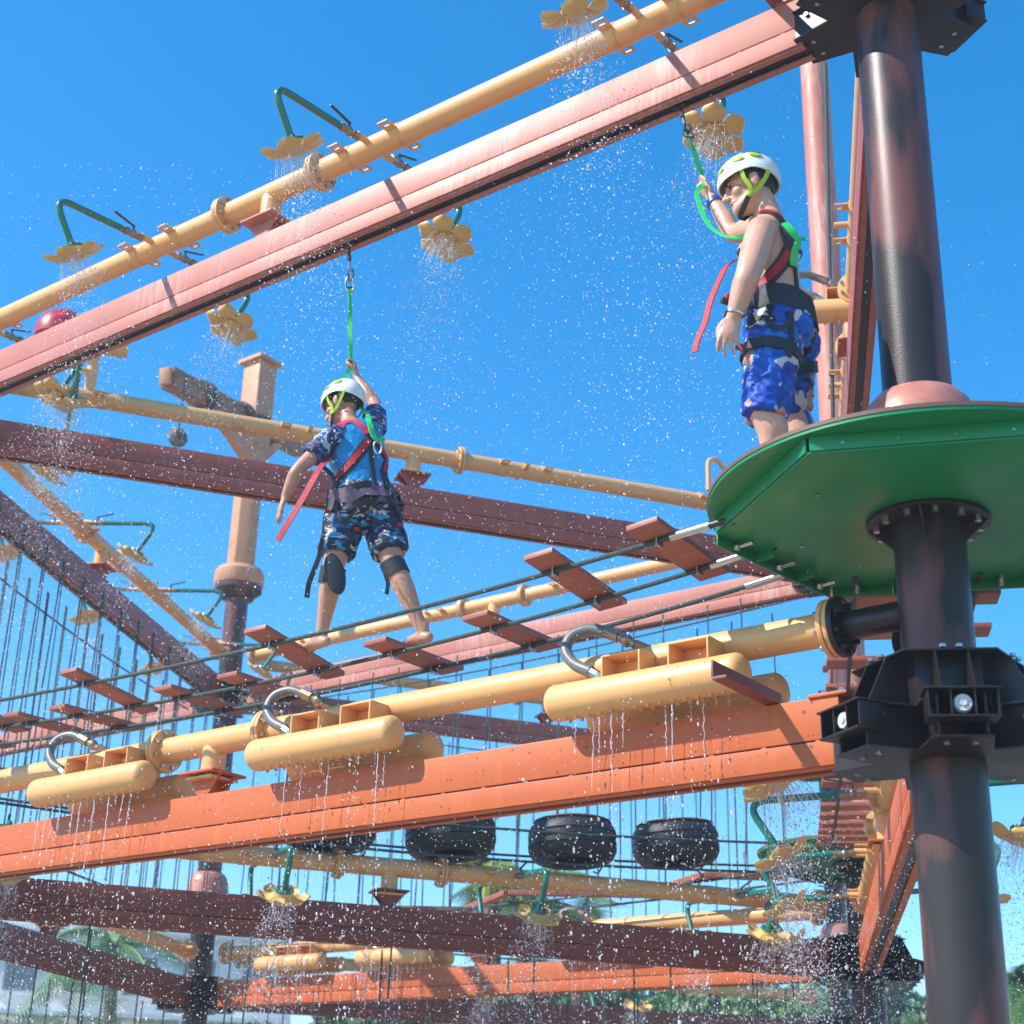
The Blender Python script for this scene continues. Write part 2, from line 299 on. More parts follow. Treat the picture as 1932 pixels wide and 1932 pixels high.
# ------------------------------------------------------------------ pillars and platforms
def hexpoly(r, a0=0.0): return [(r*math.cos(a0+PI/3*i), r*math.sin(a0+PI/3*i)) for i in range(6)]
POLE_R = 0.143
def bracket(parent, z0, h, used):
    """six-armed weldment that carries the beams; local x = bearing of arm 0"""
    m = MB()
    star = []
    for k in range(6):
        a = k*PI/3
        star += [(0.43*math.cos(a)+s*0.105*math.sin(a), 0.43*math.sin(a)-s*0.105*math.cos(a)) for s in (1, -1)]
        star += [(0.27*math.cos(a+PI/6), 0.27*math.sin(a+PI/6))]
    m.prism(star, z0, z0+0.010); m.prism(star, z0+0.166, z0+0.174)
    b = m.build('bracket_plate', 'bracket_black', parent, bevel=0.003)
    MB().prism(hexpoly(0.245, PI/6), z0+0.17, z0+h-0.004).build('bracket_hub', 'bracket_black', parent, bevel=0.003)
    MB().prism(hexpoly(0.34, PI/6), z0+h-0.004, z0+h+0.004).build('collar_plate', 'bracket_black', parent, bevel=0.002)
    for k in range(6):
        a = k*PI/3; w = MB()
        for s in (1, -1): w.bar((0.1, s*0.085, z0+0.09), (0.425, s*0.085, z0+0.09), 0.010, 0.152)
        for s in (1, -1): w.add([(0.20, s*0.06-.004, z0+.17), (0.40, s*0.06-.004, z0+.17), (0.30, s*0.06-.004, z0+h-.004), (0.20, s*0.06-.004, z0+h-.004), (0.20, s*0.06+.004, z0+.17), (0.40, s*0.06+.004, z0+.17), (0.30, s*0.06+.004, z0+h-.004), (0.20, s*0.06+.004, z0+h-.004)], [(0, 1, 2, 3), (7, 6, 5, 4), (0, 4, 5, 1), (1, 5, 6, 2), (2, 6, 7, 3), (3, 7, 4, 0)])
        o = w.build('bracket_web', 'bracket_black', parent); o.rotation_euler.z = a
        if k not in used:                       # free arm: open cells with a pale round plug in the middle tube
            e = MB(); zc = z0+0.115
            e.box((0.425, 0, zc+0.052), (0.13, 0.27, 0.008)); e.box((0.43, 0, zc-0.052), (0.12, 0.25, 0.008))
            for s in (-1, 1): e.box((0.425, s*0.122, zc), (0.11, 0.008, 0.096)); e.box((0.43, s*0.042, zc), (0.10, 0.007, 0.096))
            o = e.build('arm_end', 'bracket_black', parent, bevel=0.002); o.rotation_euler.z = a
            p = MB().lathe([(0.0, 0.006), (0.012, 0.008), (0.014, 0.0), (0.030, 0.003), (0.036, -0.012)], 18, T((0.465, 0, zc)) @ Ry(PI/2)).build('plug', 'plug_white', o)
        bl = MB()
        for s in (-1, 1):
            bl.cyl((0.35, s*0.05, z0-0.010), (0.35, s*0.05, z0), 0.012, n=6); bl.cyl((0.30, s*0.03, z0+h+0.004), (0.30, s*0.03, z0+h+0.016), 0.012, n=6)
            bl.cyl((0.36, s*0.091, z0+0.13), (0.36, s*0.103, z0+0.13), 0.011, n=6)
        o = bl.build('bolt', 'steel', parent); o.rotation_euler.z = a
def flange(m, x, r, th=0.022, sgn=1, n=28): return m.cyl((x, 0, 0), (x+th*sgn, 0, 0), r, n=n)
def pillar(loc_, label, used, height=8.4, stubs=(0, 5)):
    root = empty('support_pillar', loc_, ANG, label, 'pillar', 'dark steel pillars')
    MB().cyl((0, 0, 0), (0, 0, height), POLE_R, n=40).build('pole', 'pole_dark', root)
    zf = ZD-0.098
    MB().cyl((0, 0, zf-0.02), (0, 0, zf-0.001), 0.245, n=44).build('flange', 'bracket_black', root, bevel=0.003)
    b = MB(); gs = MB()
    for k in range(12):
        a = 2*PI*k/12; b.cyl((0.205*math.cos(a), 0.205*math.sin(a), zf-0.045), (0.205*math.cos(a), 0.205*math.sin(a), zf-0.02), 0.015, n=6)
        if k % 3 == 0: gs.add(*((lambda ca, sa: ([(0.14*ca-.006*sa, 0.14*sa+.006*ca, zf-.021), (0.235*ca-.006*sa, 0.235*sa+.006*ca, zf-.021), (0.14*ca-.006*sa, 0.14*sa+.006*ca, zf-.11), (0.14*ca+.006*sa, 0.14*sa-.006*ca, zf-.021), (0.235*ca+.006*sa, 0.235*sa-.006*ca, zf-.021), (0.14*ca+.006*sa, 0.14*sa-.006*ca, zf-.11)], [(0, 1, 2), (5, 4, 3), (0, 3, 4, 1), (1, 4, 5, 2), (2, 5, 3, 0)]))(math.cos(a+.26), math.sin(a+.26))))
    b.build('bolt', 'steel', root); gs.build('gusset', 'bracket_black', root)
    MB().lathe([(0.27, ZD+0.002), (0.262, ZD+0.10), (0.235, ZD+0.34), (0.212, ZD+0.41), (0.178, ZD+0.45), (0.150, ZD+0.465), (0.144, ZD+0.466)], 40).build('collar_dome', 'dome_pink', root)
    bracket(root, ZL-0.03, 0.37, used); bracket(root, ZT+0.015, 0.37, used)
    for k in stubs:                              # blind stub on which the lower water pipe is bolted
        for z in (3.64, 7.19):
            m = MB(); m.cyl((0.1, 0, 0), (0.40, 0, 0), 0.060, n=24); flange(m, 0.392, 0.128, 0.024)
            for q in range(8): a = 2*PI*(q+.5)/8; m.cyl((0.372, 0.103*math.cos(a), 0.103*math.sin(a)), (0.393, 0.103*math.cos(a), 0.103*math.sin(a)), 0.016, n=6)
            o = m.build('pipe_stub', 'bracket_black', root, bevel=0.002); o.rotation_euler.z = k*PI/3; o.location.z = z
    return root
def platform(loc_, label):
    root = empty('round_platform', (*loc_[:2], ZD), ANG, label, 'platform', 'green platforms around the pillars')
    n = 72; Ro, Ri = 0.885, POLE_R+0.012
    def ringdisc(z0, z1, ro, ri, name, mat):
        m = MB(); vs_ = []
        for z in (z0, z1):
            for r in (ro, ri): vs_ += [(r*math.cos(2*PI*i/n), r*math.sin(2*PI*i/n), z) for i in range(n)]
        fs = []
        for i in range(n):
            j = (i+1) % n
            fs += [(i, j, 2*n+j, 2*n+i), (n+j, n+i, 3*n+i, 3*n+j), (2*n+i, 2*n+j, 3*n+j, 3*n+i), (j, i, n+i, n+j)]
        return m.add(vs_, fs).build(name, mat, root, smooth=35)
    ringdisc(-0.016, 0.0, Ro+0.004, Ri, 'deck', 'deck_brown')
    ringdisc(-0.030, -0.0165, Ro, Ri+0.1, 'deck_plate', 'platform_green')
    HR, RO, ZB = 0.855, R(-7), -0.098
    m = MB(); h = hexpoly(HR, PI/6+RO); hi = hexpoly(0.235, PI/6+RO)
    vs_ = [(*p, ZB) for p in h]+[(*p, ZB) for p in hi]+[(*p, ZB+0.008) for p in h]+[(*p, ZB+0.008) for p in hi]
    m.add(vs_, [q for i in range(6) for j in [(i+1) % 6] for q in ((i, 6+i, 6+j, j), (12+i, 12+j, 18+j, 18+i), (i, j, 12+j, 12+i), (6+j, 6+i, 18+i, 18+j))])
    m.build('bottom_plate', 'platform_green', root, bevel=0.002)
    for k in range(6):
        a = k*PI/3+RO; ap = HR*math.cos(PI/6); L = HR
        p = MB().box((ap+0.004, 0, ZB+0.038), (0.008, L-0.012, 0.060)).build('side_panel', 'platform_green', root, bevel=0.002); p.rotation_euler.z = a
        if k in (0, 4, 5): MB().box((ap+0.004, 0, ZB-0.020), (0.008, L-0.012, 0.050)).build('skirt', 'platform_green', p, bevel=0.002)
        b = MB()
        for y in (-0.3, -0.1, 0.1, 0.3): b.cyl((ap+0.008, y, ZB+0.03), (ap+0.014, y, ZB+0.03), 0.007, n=6)
        b.cyl((ap-0.2, 0.1, ZB-0.003), (ap-0.2, 0.1, ZB-0.006), 0.009, n=8)
        b.build('bolt', 'steel', p)
        if k in (0, 4, 5):
            for y in (-0.31, 0, 0.31): MB().cyl((ap-0.10, y, ZB-0.022), (ap+0.03, y, ZB-0.022), 0.010, n=10).cyl((ap-0.03, y, ZB-0.022), (ap-0.01, y, ZB-0.022), 0.018, n=6).build('eye_bolt', 'steel', p)
            for y in (-0.155, 0.155): MB().box((ap-0.05, y, ZB-0.022), (0.09, 0.008, 0.044)).build('stiffener', 'platform_green', p, bevel=0.002)
    return root
pillar(PIL[1], 'thick dark steel pillar through the green platform, nearest to the camera', (0, 5), 9.6, (0, 5))
pillar(PIL[3], 'dark red pillar standing behind the shirtless man', (1, 2), 13.2, ())
pillar(PIL[4], 'dark pillar under the tan square column, behind the walking boy', (3, 4, 5), 8.0, ())
pillar(PIL[2], 'dark pillar past the left end of the plank bridge', (2, 3, 4), 8.4, (3,))
pillar(PIL[6], 'farthest dark pillar, behind the hanging tyres', (), 7.6, ())
for o in bpy.data.objects:                      # the pillar behind the man is painted rust pink above its platform
    if o.name == 'pole.001':
        MB().cyl((0, 0, ZD+0.12), (0, 0, 13.25), POLE_R+0.004, n=32).build('sleeve', 'beam_pink', o.parent)
platform(PIL[1], 'large green round platform the shirtless man stands on')
platform(PIL[3], 'green round platform behind the falling water, beyond the tyres')
platform(PIL[4], 'green platform at the pillar with the tan column')
platform(PIL[2], 'green platform at the far left end of the plank bridge')

# ------------------------------------------------------------------ beams
def beam(i, j, z0, mat, label, arm=None, cat='beam'):
    L, a = span(i, j); root = empty('track_beam', PIL[i], a, label, cat, 'painted track beams'); x0, x1 = 0.40, L-0.40; W = 0.15
    def xb(m, y, z, w, h, a0=x0, a1=x1): return m.box(((a0+a1)/2, y, z), (a1-a0, w, h))
    xb(MB(), 0, z0+0.2038, W, 0.1725).build('box_section', mat, root, bevel=0.005)
    r = MB(); xb(r, 0, z0+0.1138, W-0.024, 0.0085)
    r.build('seam', 'bracket_black', root)
    r = MB()
    for s in (-1, 1): xb(r, s*(W/2-0.006), z0+0.060, 0.014, 0.100); xb(r, s*(W/2-0.0305), z0+0.007, 0.034, 0.013)
    r.build('track_rail', mat, root, bevel=0.003); xb(MB(), 0, z0+0.062, W-0.030, 0.088).build('slot_shade', 'bracket_black', root)  # black filler box stands in for the shade inside the slot
    w = MB(); t = x0+0.1
    while t < x1: w.box((t, 0, z0+0.1125), (0.024, W-0.004, 0.0075)); t += 0.245*random.uniform(0.96, 1.04)
    w.build('weld', mat, root, bevel=0.003)
    s = MB(); c = L/2                            # stand for the water pipe at mid span
    s.box((c, 0, z0+0.345), (0.085, 0.11, 0.11)); s.build('stand_post', mat, root, bevel=0.004)
    s = MB(); s.box((c, 0, z0+0.408), (0.27, 0.25, 0.014)); s.build('stand_plate', mat, root, bevel=0.003)
    s = MB()
    for sx in (-1, 1):
        for y in (-0.05, 0.05): s.add([(c+sx*0.043, y-.005, z0+.40), (c+sx*0.128, y-.005, z0+.40), (c+sx*0.043, y-.005, z0+.30), (c+sx*0.043, y+.005, z0+.40), (c+sx*0.128, y+.005, z0+.40), (c+sx*0.043, y+.005, z0+.30)], [(0, 1, 2), (5, 4, 3), (0, 3, 4, 1), (1, 4, 5, 2), (2, 5, 3, 0)])
    s.build('gusset', mat, root)
    e = MB()
    for xe in (x0+0.045, x1-0.045):
        e.box((xe, 0, z0+0.296), (0.17, 0.17, 0.014))
    e.build('end_plate', mat, root, bevel=0.003)
    b = MB()
    for xe in (x0, x0+0.08, x1-0.08, x1):
        for y in (-0.05, 0.05): b.cyl((xe, y, z0+0.303), (xe, y, z0+0.322), 0.017, n=6)
    b.build('bolt', 'steel', root)
    if arm:                                      # angle iron sticking out over the front of the beam
        t, y0, y1 = arm; q = MB(); zt = z0+0.300
        q.box((t, (y0+y1)/2, zt), (0.065, y1-y0, 0.012)); q.box((t+0.03, (y0+y1)/2, zt+0.040), (0.010, y1-y0, 0.070))
        q.build('angle_arm', 'beam_dark', root, bevel=0.002)
    return root
beam(1, 2, ZT, 'beam_pink', 'faded pink track beam the two lanyards hang from, highest in front', (0.52, -0.10, 0.62))
beam(1, 2, ZL, 'beam_orange', 'bright orange beam under the pipe with rain bars, running to the near pillar', (0.70, -0.07, 0.50))
beam(2, 3, ZT, 'beam_red', 'dark red upper beam crossing behind the boy at waist height')
beam(2, 3, ZL, 'beam_orange_shaded', 'shade-toned brown lower beam crossing below the hanging tyres')
beam(4, 3, ZT, 'beam_pink', 'pink upper beam behind the plank bridge that carries the tyre ropes')
beam(4, 3, ZL, 'beam_orange', 'orange lower beam with broad shadows at the very bottom')
beam(2, 4, ZT, 'beam_red', 'purple-brown upper beam slanting down along the left edge')
beam(2, 4, ZL, 'beam_orange_shaded', 'shade-toned dark lower beam slanting down in the bottom left corner')
beam(1, 3, ZT, 'beam_red', 'steep upper beam beside the near pillar, behind the man')
beam(1, 3, ZL, 'beam_orange', 'steep lower beam running away beside the near pillar')
beam(4, 6, ZT, 'beam_red', 'far maroon upper beam seen under the plank bridge')
beam(4, 6, ZL, 'beam_orange_shaded', 'far shade-toned brown lower beam along the bottom edge')
beam(4, 7, ZT, 'beam_pink', 'far pink beam beyond the ropes at the left edge')
beam(3, 6, ZT, 'beam_red', 'far upper beam running away behind the green platform')

# ------------------------------------------------------------------ water pipes with their fittings
PR = 0.072
CROSS = [1.33, 3.26, 5.20, 7.13]
lugsrc = None
def lug(root, x, roll=0.0):
    """flat saddle plate across the pipe with a slotted hole at each end"""
    global lugsrc
    M = T((x, 0, 0)) @ Rx(roll)
    if lugsrc: return inst(lugsrc, root, M)
    m = MB()
    for s in (-1, 1):
        m.box((0, s*0.088, 0.004), (0.078, 0.056, 0.010)); m.box((0, s*0.154, 0.004), (0.078, 0.016, 0.010))
        for q in (-1, 1): m.box((q*0.030, s*0.131, 0.004), (0.018, 0.030, 0.010))
    m.cyl((-0.037, 0, 0), (0.037, 0, 0), 0.0765, n=28)
    lugsrc = m.build('saddle_lug', 'pipe_yellow', root, bevel=0.002); lugsrc.matrix_local = M; return lugsrc
def pflange(root, x):
    m = MB()
    for sx in (-1, 1): m.cyl((x+sx*0.003, 0, 0), (x+sx*0.024, 0, 0), 0.122, n=30)
    f = m.build('flange', 'pipe_yellow', root, bevel=0.003)
    b = MB()
    for q in range(8): a = 2*PI*(q+.5)/8; b.cyl((x-0.042, 0.099*math.cos(a), 0.099*math.sin(a)), (x+0.042, 0.099*math.cos(a), 0.099*math.sin(a)), 0.0125, n=6)
    b.build('bolt', 'steel', f)
def pipe(i, j, z, label, tees=CROSS, lugs=True, x0=0.42, x1=None):
    L, a = span(i, j); root = empty('water_pipe', (*PIL[i][:2], z), a, label, 'pipe', 'yellow water pipes'); x1 = x1 or L-0.42; c = L/2
    for p, q in ((x0, c-0.415), (c-0.415, c+0.415), (c+0.415, x1)): MB().cyl((p, 0, 0), (q, 0, 0), PR, n=32).build('pipe', 'pipe_yellow', root)
    for x in (c-0.415, c+0.415, x0+0.02, x1-0.02): pflange(root, x)
    m = MB(); m.cyl((c, 0, -0.03), (c, 0, -0.205), 0.066, n=24); m.box((c, 0, -0.212), (0.2, 0.2, 0.014)); m.build('tee_leg', 'pipe_yellow', root, bevel=0.002)
    for t in tees:
        MB().cyl((t, -0.16, 0), (t, 0.16, 0), 0.021, n=14).build('tee_branch', 'pipe_yellow', root)
        if lugs:
            for d in (-0.20, 0.20): lug(root, t+d)
    return root
ZPT, ZPL = 7.19, 3.64
pipe(1, 2, ZPT, 'yellow water pipe above the highest pink beam, with flower showers on both sides')
pipe(1, 2, ZPL, 'yellow water pipe above the orange beam, carrying the rain bars', tees=[], lugs=False)
pipe(2, 3, ZPT, 'yellow water pipe crossing behind the head of the boy')
pipe(2, 3, ZPL, 'yellow water pipe below the hanging tyres', x0=0.42)
pipe(4, 3, ZPT, 'yellow water pipe just behind the plank bridge')
pipe(4, 3, ZPL, 'yellow water pipe low at the bottom above the sunlit orange beam', tees=[], lugs=False)
pipe(2, 4, ZPT, 'yellow water pipe slanting down along the left edge')
pipe(2, 4, ZPL, 'yellow water pipe low in the bottom left corner')
pipe(1, 3, ZPT, 'steep yellow water pipe beside the near pillar, behind the man', tees=[2.7, 4.95, 6.1])
pipe(1, 3, ZPL, 'steep yellow water pipe under the near bracket, with bolted flanges')
pipe(4, 6, ZPT, 'far yellow pipe seen under the plank bridge', tees=[], lugs=False)
pipe(4, 6, ZPL, 'far yellow pipe close to the bottom edge', tees=[], lugs=False)

# ------------------------------------------------------------------ flower showers
HEAD = V((0.69, 0, -0.305)); HAX = V((-0.42, 0, -0.907)).normalized()
def make_shower():
    root = empty('flower_shower')
    MB().cyl((0.15, 0, 0), (0.19, 0, 0), 0.026, n=8).cyl((0.19, 0, 0), (0.27, 0, 0), 0.021, n=12).ell((0.225, 0, 0), 0.029, 12, 8).cyl((0.27, 0, 0), (0.305, 0, 0), 0.027, n=6).build('valve', 'brass', root)
    m = MB(); m.cyl((0.225, 0, 0.02), (0.225, 0, 0.058), 0.009, n=8); m.bar((0.215, 0, 0.058), (0.25, 0, 0.066), 0.018, 0.005); m.bar((0.25, 0, 0.066), (0.385, 0, 0.10), 0.018, 0.006); m.build('lever', 'black_plastic', root)
    hub = HEAD - HAX*0.035
    m = MB(); m.tube(bendpath([(0.30, 0, 0), (0.86, 0, 0.0), tuple(hub)], 0.14, 8), 0.0225, 12); m.build('arm', 'green_tube', root)
    q = HAX.to_track_quat('Z', 'Y').to_matrix().to_4x4(); M = T(HEAD) @ q
    h = MB().lathe([(0.0, -0.042), (0.028, -0.040), (0.03, -0.022), (0.070, -0.019), (0.072, -0.008), (0.0, -0.006)], 24, M).build('hub', 'green_tube', root)
    b = MB()
    for k in range(8): a = PI/4*k; b.cyl(M @ V((0.058*math.cos(a), 0.058*math.sin(a), -0.035)), M @ V((0.058*math.cos(a), 0.058*math.sin(a), -0.018)), 0.006, n=6)
    b.build('bolt', 'steel', h)
    MB().lathe([(0.0, -0.006), (0.066, -0.006), (0.070, 0.018), (0.060, 0.036), (0.03, 0.046), (0.0, 0.047)], 24, M).build('flower_centre', 'flower_yellow', root)
    nu, nv = 9, 7; first = None
    for k in range(6):
        Mk = M @ Rz(k*PI/3)
        if first: inst(first, root, Mk); continue
        vs_ = []
        for lay in (0, 0.006):
            for i in range(nu):
                u = i/(nu-1); r = 0.052+0.148*u; w = 0.033+0.037*min(1, u/0.6)**1.2 if u < 0.6 else 0.070*math.sqrt(max(0.02, 1-((u-0.6)/0.405)**2))
                for j in range(nv):
                    v = -1+2*j/(nv-1); zz = 0.004+0.048*(1-(1-min(1, u*2.0))**2) - 0.034*(max(0, u-0.45)/0.55)**1.4 - 0.012*v*v*(0.3+u)
                    vs_.append((r-0.015*v*v*u, w*v, zz+lay))
        N = nu*nv; fs = []
        for i in range(nu-1):
            for j in range(nv-1):
                a_ = i*nv+j; fs += [(a_, a_+1, a_+nv+1, a_+nv), (N+a_, N+a_+nv, N+a_+nv+1, N+a_+1)]
        edge = [j for j in range(nv)]+[i*nv+nv-1 for i in range(1, nu)]+[(nu-1)*nv+j for j in range(nv-2, -1, -1)]+[i*nv for i in range(nu-2, 0, -1)]
        for e_ in range(len(edge)): a_, b_ = edge[e_], edge[(e_+1) % len(edge)]; fs.append((a_, N+a_, N+b_, b_))
        first = MB().add(vs_, fs).build('petal', 'flower_yellow', root, smooth=60); first.matrix_local = Mk
    return root
SHOWERS = []                                     # (matrix of each shower) for the water
proto = make_shower(); pcache = make_cache(proto); first_used = [False]
def shower(i, j, t, side, z, tilt, label):
    L, a = span(i, j); p = loc(i, j, t, 0, z)
    M = T(p) @ Rz(a + (PI/2 if side > 0 else -PI/2)) @ Ry(R(-tilt))
    if not inframe(M @ HEAD, 130): return
    o = proto if not first_used[0] else copy_tree(proto, None, pcache); first_used[0] = True
    o.matrix_world = M; tag(o, label, 'shower', 'yellow flower showers'); SHOWERS.append((M, i, j, z))
ordn = {0: 'first', 1: 'second', 2: 'third', 3: 'fourth'}
for k, t in enumerate(CROSS):
    n = ordn[k]
    shower(1, 2, t, 1, ZPT, -5, f'yellow flower shower above the top pipe, {n} from the near pillar')
    shower(1, 2, t, -1, ZPT, 4, f'open yellow flower shower below the top pink beam, {n} from the near pillar')
    m = ordn[3-k]
    shower(2, 3, t, -1, ZPT, -3, f'yellow flower shower in front of the upper cross pipe at left edge') if k == 0 else None
    shower(2, 3, t, 1, ZPT, 3, f'yellow flower shower peeping out under the dark red cross beam') if k == 0 else None
    shower(2, 3, t, -1, ZPL, -4, f'yellow flower shower before the brown beam below the tyres, {n} from left')
    shower(2, 3, t, 1, ZPL, 4, f'green curved shower arm behind the brown beam below the tyres, {n} from left')
    shower(2, 4, t, -1, ZPT, -3, f'yellow flower shower right of the left slanting pipe, {n} from left edge')
    shower(2, 4, t, 1, ZPT, 3, f'yellow flower shower under the left slanting beam, {n} from left edge')
    shower(1, 3, t, 1, ZPL, -4, f'yellow flower shower left of the steep lower pipe, {n} from near pillar')
    shower(1, 3, t, -1, ZPL, 4, f'yellow flower shower right of the near pillar, {n} along the steep lower pipe')
    if k in (1, 2): shower(4, 6, t, 1, ZPL, 0, f'small flower shower behind the far low pipe, {n} of its row'); shower(4, 6, t, -1, ZPL, 0, f'small flower shower before the far low pipe, {n} of its row')

# ------------------------------------------------------------------ rain bars: pairs of capsule tubes fed by a hose
def make_rain(hose):
    """local x along the pipe, +y outwards, origin on the pipe axis"""
    root = empty('rain_bar'); y, z, r, hl = 0.168, -0.175, 0.083, 0.455
    prof = [(0.001, -hl-r*0.62)] + [(r*math.sin(q*PI/12), -hl-r*0.62*math.cos(q*PI/12)) for q in range(1, 7)] + [(r*math.cos(q*PI/12), hl+r*0.62*math.sin(q*PI/12)) for q in range(0, 6)] + [(0.001, hl+r*0.62)]
    MB().lathe(prof, 30, T((0, y, z)) @ Ry(PI/2)).build('capsule_tube', 'pipe_yellow', root, smooth=50)
    m = MB()
    for k in range(14):
        for s in (-1, 1): m.cyl((-0.40+k*0.0615, y+s*0.022, z-r+0.006), (-0.40+k*0.0615, y+s*0.024, z-r-0.008), 0.009, n=8)
    m.build('nozzle', 'pipe_yellow', root)
    for x in (-0.24, 0.10):
        m = MB(); w = 0.20
        m.box((x, 0.12, -0.005), (w, 0.15, 0.008)); m.box((x, 0.078, -0.05), (w, 0.008, 0.08))
        for s in (-1, 1): m.box((x+s*(w/2-0.004), 0.135, -0.055), (0.008, 0.14, 0.096))
        m.build('support_tray', 'pipe_yellow', root, bevel=0.0015)
    if not hose: return root
    MB().cyl((0.23, y+0.01, -0.11), (0.23, y+0.012, -0.075), 0.022, n=10).cyl((0.235, y+0.01, -0.085), (0.28, y+0.01, -0.055), 0.024, n=8).build('hose_fitting', 'steel', root)
    MB().tube(smoothpath([(0.27, y+0.01, -0.06), (0.36, y+0.01, -0.01), (0.415, y, 0.065), (0.40, y-0.03, 0.14), (0.32, y-0.06, 0.165), (0.23, y-0.08, 0.135)], 7), 0.027, 12).build('hose', 'hose_grey', root)
    v = MB().cyl((0.25, y-0.075, 0.145), (0.19, y-0.09, 0.115), 0.028, n=8).cyl((0.19, y-0.09, 0.115), (0.12, y-0.115, 0.075), 0.02, n=12).ell((0.155, y-0.10, 0.095), 0.031, 10, 8).cyl((0.12, y-0.115, 0.075), (0.07, 0.02, 0.05), 0.024, n=8).build('valve', 'brass', root)
    MB().cyl((0.155, y-0.10, 0.10), (0.155, y-0.10, 0.14), 0.008, n=8).bar((0.155, y-0.10, 0.14), (0.27, y-0.12, 0.19), 0.016, 0.005).build('valve_lever', 'blue_band', v)
    return root
RP = {}; RAINS = []
def rain(i, j, t, side, z, label, M=None, hose=None):
    L, a = span(i, j); p = loc(i, j, t, 0, z); hose = side > 0 if hose is None else hose
    if hose not in RP: RP[hose] = make_rain(hose); o = RP[hose]; RP[hose, 'c'] = make_cache(o)
    else: o = copy_tree(RP[hose], None, RP[hose, 'c'])
    if M is None: M = T(p) @ Rz(a) if side > 0 else T(p) @ Rz(a+PI)
    o.matrix_world = M; tag(o, label, 'rain bar', 'yellow rain bars along the pipes'); RAINS.append((M, i, j, z))
for k, (t, t2) in enumerate(((1.255, 1.255), (3.15, 3.18), (4.95, 5.0))):
    w = ('nearest to the near pillar', 'at mid span', 'at the left edge')[k]
    rain(1, 2, t, 1, ZPL, f'yellow rain bar with grey hose before the front pipe, {w}')
    rain(1, 2, t2, -1, ZPL, f'yellow rain bar behind the front pipe, {w}')
for k, t in enumerate((1.6, 3.1, 5.6)):
    w = ('first', 'second', 'third')[k]
    rain(4, 3, t, 1, ZPL, f'far yellow rain bar behind the lowest pipe, {w} from the left', hose=False)
    rain(4, 3, t, -1, ZPL, f'far yellow rain bar before the lowest pipe, {w} from the left', hose=True)
for k, t in enumerate((4.2-0.62, 6.4)):
    p = loc(1, 3, t, 0, ZPT); M = T(p) @ Rz(span(1, 3)[1]+PI/2) @ T((0, -0.168, 0.05))
    rain(1, 3, t, 1, ZPT, ('yellow rain bar lying across the steep pipe behind the back of the man', 'yellow rain bar across the steep pipe just above the platform edge')[k], M, True)

# ------------------------------------------------------------------ plank bridge between the near platform and the left platform
def sag(t): u = min(1, max(0, (t-0.6)/7.05)); return 4.045 - 0.145*math.sin(PI*u**0.8)
L12, A12 = span(1, 2)
br = empty('plank_bridge', PIL[1], A12, 'swaying bridge of short brown planks on three dark ropes under the boy', 'rope bridge')
RY = (0.40, 0.065, -0.25); LIFT = (0.055, 0.0, 0.0)
def rz_(k, t): return sag(t)+LIFT[k]*math.sin(PI*min(1, max(0, (t-0.6)/7.05)))**0.5
for kk, y in enumerate(RY):
    ts = [0.62+k*(L12-1.24)/60 for k in range(61)]
    MB().tube([(t, y, rz_(kk, t)) for t in ts], 0.0115, 8).build('rope', 'rope', br)
    for t0, s in ((0.70, 1), (L12-0.70, -1)):
        q = lambda d: V((t0+s*d, y, rz_(kk, t0+s*d)))
        MB().cyl(q(0.08), q(0.27), 0.018, n=14).build('turnbuckle', 'steel', br)
        MB().tube([q(-0.06), q(0.02), q(0.09)], 0.013, 10).torus(q(-0.03), (0, 1, 0), 0.024, 0.007, 14, 6).build('shackle', 'black_plastic', br)
plk = None
def bridge_plank(parent, t, yc, z, slope, ln=0.60, wd=0.155, twist=0.0, roll=0.0):
    global plk
    M = T((t, yc, z)) @ Rz(twist) @ Rx(roll) @ Ry(slope)
    if plk is None:
        plk = MB().box((0, 0, 0), (wd, ln, 0.026)).build('plank', 'plank', parent, bevel=0.004); plk.matrix_local = M; o = plk
        return o
    return inst(plk, parent, M)
clmp = None
def clamps(parent, t, z, ys):
    global clmp
    for y in ys:
        if clmp is None:
            m = MB(); m.torus((0, 0, -0.004), (1, 0, 0), 0.019, 0.006, 14, 6)
            for s in (-1, 1): m.cyl((0, s*0.019, -0.03), (0, s*0.019, 0.025), 0.006, n=6)
            clmp = m.build('rope_clamp', 'steel', parent); clmp.matrix_local = T((t, y, z)); continue
        inst(clmp, parent, T((t, y, z)))
for t in (1.03, 1.57, 3.33, 4.80, 6.0, 6.9):
    zA, zB = rz_(0, t), rz_(1, t); bridge_plank(br, t, (RY[0]+RY[1])/2, (zA+zB)/2+0.026, -(sag(t+.1)-sag(t-.1))/.2, twist=random.uniform(-.04, .04), roll=math.atan2(zA-zB, RY[0]-RY[1])); clamps(br, t, zA, RY[:1]); clamps(br, t, zB, RY[1:2])
for t in (2.17, 2.80, 3.86, 4.37, 5.30, 5.75, 6.6):
    z = sag(t); bridge_plank(br, t, (RY[1]+RY[2])/2, z+0.026, -(sag(t+.1)-sag(t-.1))/.2, twist=random.uniform(-.03, .03)); clamps(br, t, z, RY[1:])

